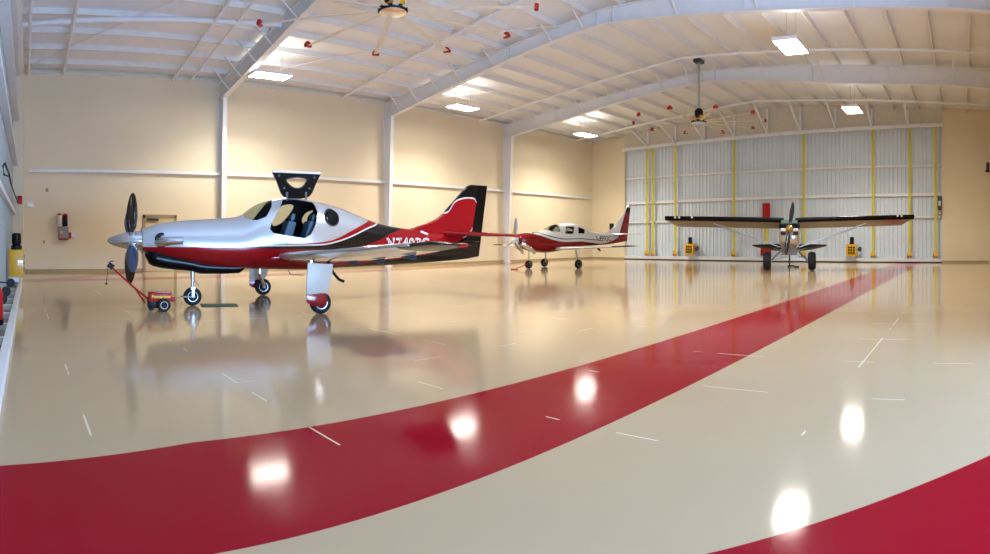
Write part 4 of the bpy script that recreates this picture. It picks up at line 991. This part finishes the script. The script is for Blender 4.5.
# gear
n2 = S2(528.7, 264)[0]
wheel((n2, 0, .24), .24, .17, A2, name='nose_wheel'); wheel((.0, -1.55, .25), .25, .18, A2, name='main_wheel'); wheel((.0, 1.55, .25), .25, .18, A2, name='main_wheel')
mb = MB(); mb.tube([(n2+.0, 0, .5), (n2+.02, 0, 1.15)], .04); mb.lo((n2-.04,-.12,.46),(n2+.04,.12,.52)); mb.lo((n2-.03,-.125,.22),(n2+.03,-.1,.5)); mb.lo((n2-.03,.1,.22),(n2+.03,.125,.5)); mb.build('nose_gear_leg', M['chrome'], A2)
for s_ in (-1, 1):
    mb = MB(); mb.tube([(-.05, s_*1.35, 1.1), (0, s_*1.42, .6), (0, s_*1.42, .25)], .045); mb.tube([(0,s_*1.42,.25),(0,s_*1.6,.25)],.03); mb.build('main_gear_leg', M['alum'], A2)
mb = MB(); mb.tube([(-.05,1.35,1.05),(-.35,1.0,.95),(-.5,.7,1.0)],.03); mb.build('side_brace', M['alum'], A2)
tb0 = S2(528,261.5); gx, gy = ground(515, 269.8)
loc = Matrix.Rotation(-R2, 2) @ Vector((gx-27.3, gy-21.6))
TB = empty('tow_bar', (gx, gy, 0), R2, 'orange-red tow bar resting against nose wheel of the farther low-wing aircraft', 'tow bar')
rel = (n2-loc[0], -loc[1])
mb = MB(); mb.tube([(0,0,.03),(rel[0]-.12,rel[1]-.17,.3)], .025); mb.build('shaft', M['redp'], TB)
mb = MB(); mb.tube([(-.05,-.3,.03),(-.05,.3,.03)], .03); mb.build('cross_handle', M['redp'], TB)

# ================================================================== AIRCRAFT 3 (high wing, big tyres, facing the camera)
a0 = (789.5-CX)/FPX; D3 = 31.8; O3 = (D3*sin(a0), D3*cos(a0)); R3_ = pi/2-a0
A3 = empty('airplane', (O3[0], O3[1], 0), R3_, 'high-wing tail-dragger on big tyres facing the camera at the far door', 'airplane')
def P3(px, py, aft): 
    d = D3+aft; return Vector((aft, -(px-789.5)/600*d, EYE + d*(240-py)/600))
# fuselage: firewall to tail, nose-high stance
rows = [(-1.15,.50,2.42,1.32),(-.7,.55,2.48,1.16),(-.2,.55,2.5,1.05),(.2,.52,2.52,1.0),(1.2,.5,2.50,.9),(2.2,.44,2.36,.85),(3.5,.3,1.86,.76),(4.8,.17,1.42,.66),(5.9,.06,1.15,.62)]
Tt, Bb, Hh = pchip([(r[0], r[2]) for r in rows]), pchip([(r[0], r[3]) for r in rows]), pchip([(r[0], r[1]) for r in rows])
kf = [(-6, 0), (-.9, 0), (6.5, 0)]
mb = MB(); mb.loft([fus_ring(-1.15+7.05*k/60, Tt, Bb, Hh, 32, 3.0, .5) for k in range(61)]); mb.build('fuselage', M['tanpaint'], A3)
mb = MB(); mb.loft([fus_ring(-1.15-.0+1.15*k/10, lambda u: Tt(u)+.012, lambda u: Tt(u)-.42, lambda u: Hh(u)+.008, 32, 3.0, .5) for k in range(11)]); cw = mb.build('upper_cowling', M['blackgloss'], A3)
rg = []
for f, sc in ((0, 1.), (.08, .99), (.2, .93), (.26, .8), (.28, .6)):
    r = fus_ring(-1.15, Tt, Bb, Hh, 32, 2.6, .5); zc = 1.92
    rg.append([(-1.15-f, y*sc, zc+(z-zc)*sc) for _, y, z in r])
mb = MB(); mb.loft(rg); nb = mb.build('nose_bowl', M['tanpaint'], A3)
mb = MB(); mb.prism([(-.5,2.13),(.5,2.13),(.46,2.36),(.3,2.42),(-.3,2.42),(-.46,2.36)], lambda a, b, d: (d, a, b), -1.445, -1.3); mb.build('nose_band', M['blackgloss'], A3, bevel=.02)
for s_ in (-1, 1):
    mb = MB(); mb.lo((-1.47, s_*.31-.14, 2.05), (-1.42, s_*.31+.14, 2.19)); mb.build('landing_light', M['white'], nb, bevel=.02)
    mb = MB(); mb.lo((-1.455, s_*.32-.13, 1.85), (-1.42, s_*.32+.13, 2.02)); mb.build('air_inlet', M['base'], nb, bevel=.02)
mb = MB(); mb.prism([(-.42,.82),(.42,.82),(.36,1.28),(-.36,1.28)], lambda a, b, d: (d, a, b), -.9, .3); mb.build('belly_pod', M['grey'], A3, bevel=.08)
hub3 = P3(789.8, 228.6, -1.6); hub3.y = 0
mb = MB(); mb.lathe((-1.86, 0, hub3.z), (1,0,0), [(.001,0),(.09,.04),(.16,.14),(.2,.28),(.2,.4)], 28); mb.build('spinner', M['brass'], A3)
for ang in (radians(8), radians(188)):
    prop_blade((-1.62, 0, hub3.z), None, ang, 1.36, .24, A3, M['blade'], pitch=radians(22), tipm=M['redp'], r0=.15)
# windshield
mb = MB(); mb.prism([(-.45,2.40),(.45,2.40),(.42,2.68),(-.42,2.68)], lambda a, b, d: (d + (b-2.40)*1.1, a, b), -.35, -.33); mb.build('windshield', M['gglass'], A3)
for s_ in (-1, 1):
    mb = MB(); mb.lo((.35, s_*.515-.01, 2.0), (1.9, s_*.515+.01, 2.5)); mb.build('side_window', M['dglass'], A3)
# wings: leading edge black, underside tan
HS = 6.72
zL, zT = 2.68, 2.24
for s_ in (-1, 1):
    rings = []
    for k in range(11):
        f = k/10; y = .30+(HS-.30)*f; dzz = (.20 if s_ < 0 else .12)*f
        te_cut = .28*max(0, (f-.93)/.07)
        rings.append(airfoil_ring(-.05, 1.95, s_*y, zL+dzz, .12, ztwist=zT-zL))
    r_end = airfoil_ring(-.0, 1.6, s_*(HS-.05), zL+(.2 if s_ < 0 else .12), .05, ztwist=(zT-zL)*.8)
    rings[-1] = airfoil_ring(-.05, .45, s_*HS, zL+(.2 if s_ < 0 else .12), .1, ztwist=(zT-zL)*.22)
    rings.insert(-1, airfoil_ring(-.05, 1.9, s_*(HS-.36), zL+(.19 if s_ < 0 else .11), .12, ztwist=(zT-zL)*.97))
    del rings[-3]
    mb = MB(); mb.loft(rings); wo = mb.build('wing', M['fabric'], A3, auto=60)
    mb = MB(); rg = []
    for f in (0, .5, 1):
        y = s_*(.30+(HS-.03-.30)*f); z = zL+(.2 if s_ < 0 else .12)*f
        rg.append([(-.05+.13*(1-cos(t))-.02, y, z+.005 - .03*(1-cos(t)) + .125*sin(t)) for t in [2*pi*j/14 for j in range(14)]])
    mb.loft(rg); mb.build('leading_edge', M['blackgloss'], wo)
    for q in ((5.78, 6.0) if s_ < 0 else (6.12, 5.9, 5.2)):
        mb = MB(); mb.lathe((-.075, s_*q, zL+.04+(.18 if s_ < 0 else .1)), (-1,0,0), [(.001,0),(.06,0),(.06,.02),(.001,.03)], 14); mb.build('wing_light', M['white'], wo)
    fb = (.15, s_*.5, 1.22)
    for aft, yy in ((.25, 4.1), (1.25, 3.7)):
        mb = MB(); mb.bar(fb, (aft, s_*yy, zL-.12+(zT-zL)*aft/2), .09, .045); mb.build('wing_strut', M['alum'], A3)
    mb = MB(); mb.tube([(.35, s_*2.3, 2.0), (.6, s_*2.3, 2.72)], .015, 6); mb.build('jury_strut', M['alum'], A3)
    # stabilizers
    rings = [airfoil_ring(4.9+.9*f**2, 6.2-.12*f**2, s_*(.08+2.25*f), 1.30-.0*f, .2*(1-.2*f), ztwist=-.42*(1-.8*f*f)) for f in (0, .3, .6, .85, 1)]
    mb = MB(); mb.loft(rings); mb.build('horizontal_stabilizer', M['black'], A3, auto=60)
    mb = MB(); mb.bar((5.3, s_*.1, .75), (5.5, s_*1.3, 1.22), .03, .03); mb.build('tail_strut', M['alum'], A3)
    # gear
    wy = s_*1.19
    wheel((0, wy, .49), .49, .40, A3, name='main_wheel', hubm='dgrey')
    mb = MB(); mb.bar((-.3, s_*.42, 1.12), (0, s_*.98, .5), .07, .06); mb.bar((.45, s_*.42, 1.05), (0, s_*.98, .5), .06, .05); mb.tube([(0, s_*.92, .49), (0, s_*1.2, .49)], .05); mb.bar((-.1, s_*.1, .72), (0, s_*.95, .52), .05, .05)
    mb.build('main_gear_leg', M['alum'], A3)
mb = MB(); mb.lo((.3,-.32,2.42),(1.6,.32,2.6)); mb.build('wing_centre_section', M['fabric'], A3, bevel=.03)
zf = pchip([(0,5.0),(.5,5.35),(.85,5.7),(1,6.0)])
mb = MB(); rings = []
for f in (0,.25,.5,.75,.9,1):
    le = 4.7+1.0*f; te = 6.5-.15*f; z = 1.2+1.35*f; rings.append([(le,.0,z),(le+.2,.035,z),(te,.01,z),(te,-.01,z),(le+.2,-.035,z)])
mb.loft(rings); mb.build('tail_fin', M['blackgloss'], A3)
wheel((6.0, -.0, .14), .14, .1, A3, name='tail_wheel', hubm='dgrey')
mb = MB(); mb.bar((5.5,0,.68),(6.0,0,.3),.06,.04); mb.lo((5.96,-.07,.12),(6.04,.07,.32)); mb.build('tail_spring', M['dgrey'], A3)
mb = MB(); gx, gy = ground(787.5, 266.6); gx2, gy2 = ground(799, 267.4)
mb.tube([(gx,gy,.03),(gx+.1,gy-.3,.06),(gx2-.1,gy2+.2,.04),(gx2,gy2,.04)], .045, 8)
tag(mb.build('tie_down_strap', M['black']), 'black strap lying on floor under the high-wing aircraft', 'strap')
mb = MB(); mb.tube([(-.2,0,.84),(-.2,0,.5),(-.15,0,.15)], .04, 8); mb.build('belly_drain', M['dgrey'], A3)

# ------------------------------------------------------------------ daylight, world, camera
wd = bpy.data.worlds.new('outside_sky'); scene.world = wd; wd.use_nodes = True
bg = wd.node_tree.nodes['Background']; bg.inputs['Color'].default_value = (.62, .78, 1, 1); bg.inputs['Strength'].default_value = .25
def area(name, loc, rot, sx, sy, e, c):
    L = bpy.data.lights.new(name, 'AREA'); L.shape = 'RECTANGLE'; L.size = sx; L.size_y = sy; L.energy = e; L.color = c
    o = bpy.data.objects.new(name, L); col.objects.link(o); o.location = loc; o.rotation_euler = rot; return o
area('doorway_daylight', (5.05, RW-1.2, .9), (radians(90+60), 0, 0), 8.4, 2.4, 4800, (.34, .56, 1))

cam = bpy.data.cameras.new('camera'); co = bpy.data.objects.new('camera', cam); col.objects.link(co)
cam.type = 'PANO'; cam.panorama_type = 'CENTRAL_CYLINDRICAL'
cam.central_cylindrical_range_u_min = -990/2/FPX; cam.central_cylindrical_range_u_max = 990/2/FPX
cam.central_cylindrical_range_v_min = -(554-HY)/FPX; cam.central_cylindrical_range_v_max = HY/FPX
cam.central_cylindrical_radius = 1.0
cam.clip_start = .05; cam.clip_end = 300
ac = (495-CX)/FPX
co.location = (0, 0, EYE); co.rotation_euler = (pi/2, 0, -ac)
scene.camera = co
vs_ = scene.view_settings; vs_.view_transform = 'Standard'; vs_.look = 'None'; vs_.exposure = 0.12; vs_.gamma = 1; vs_.use_curve_mapping = False
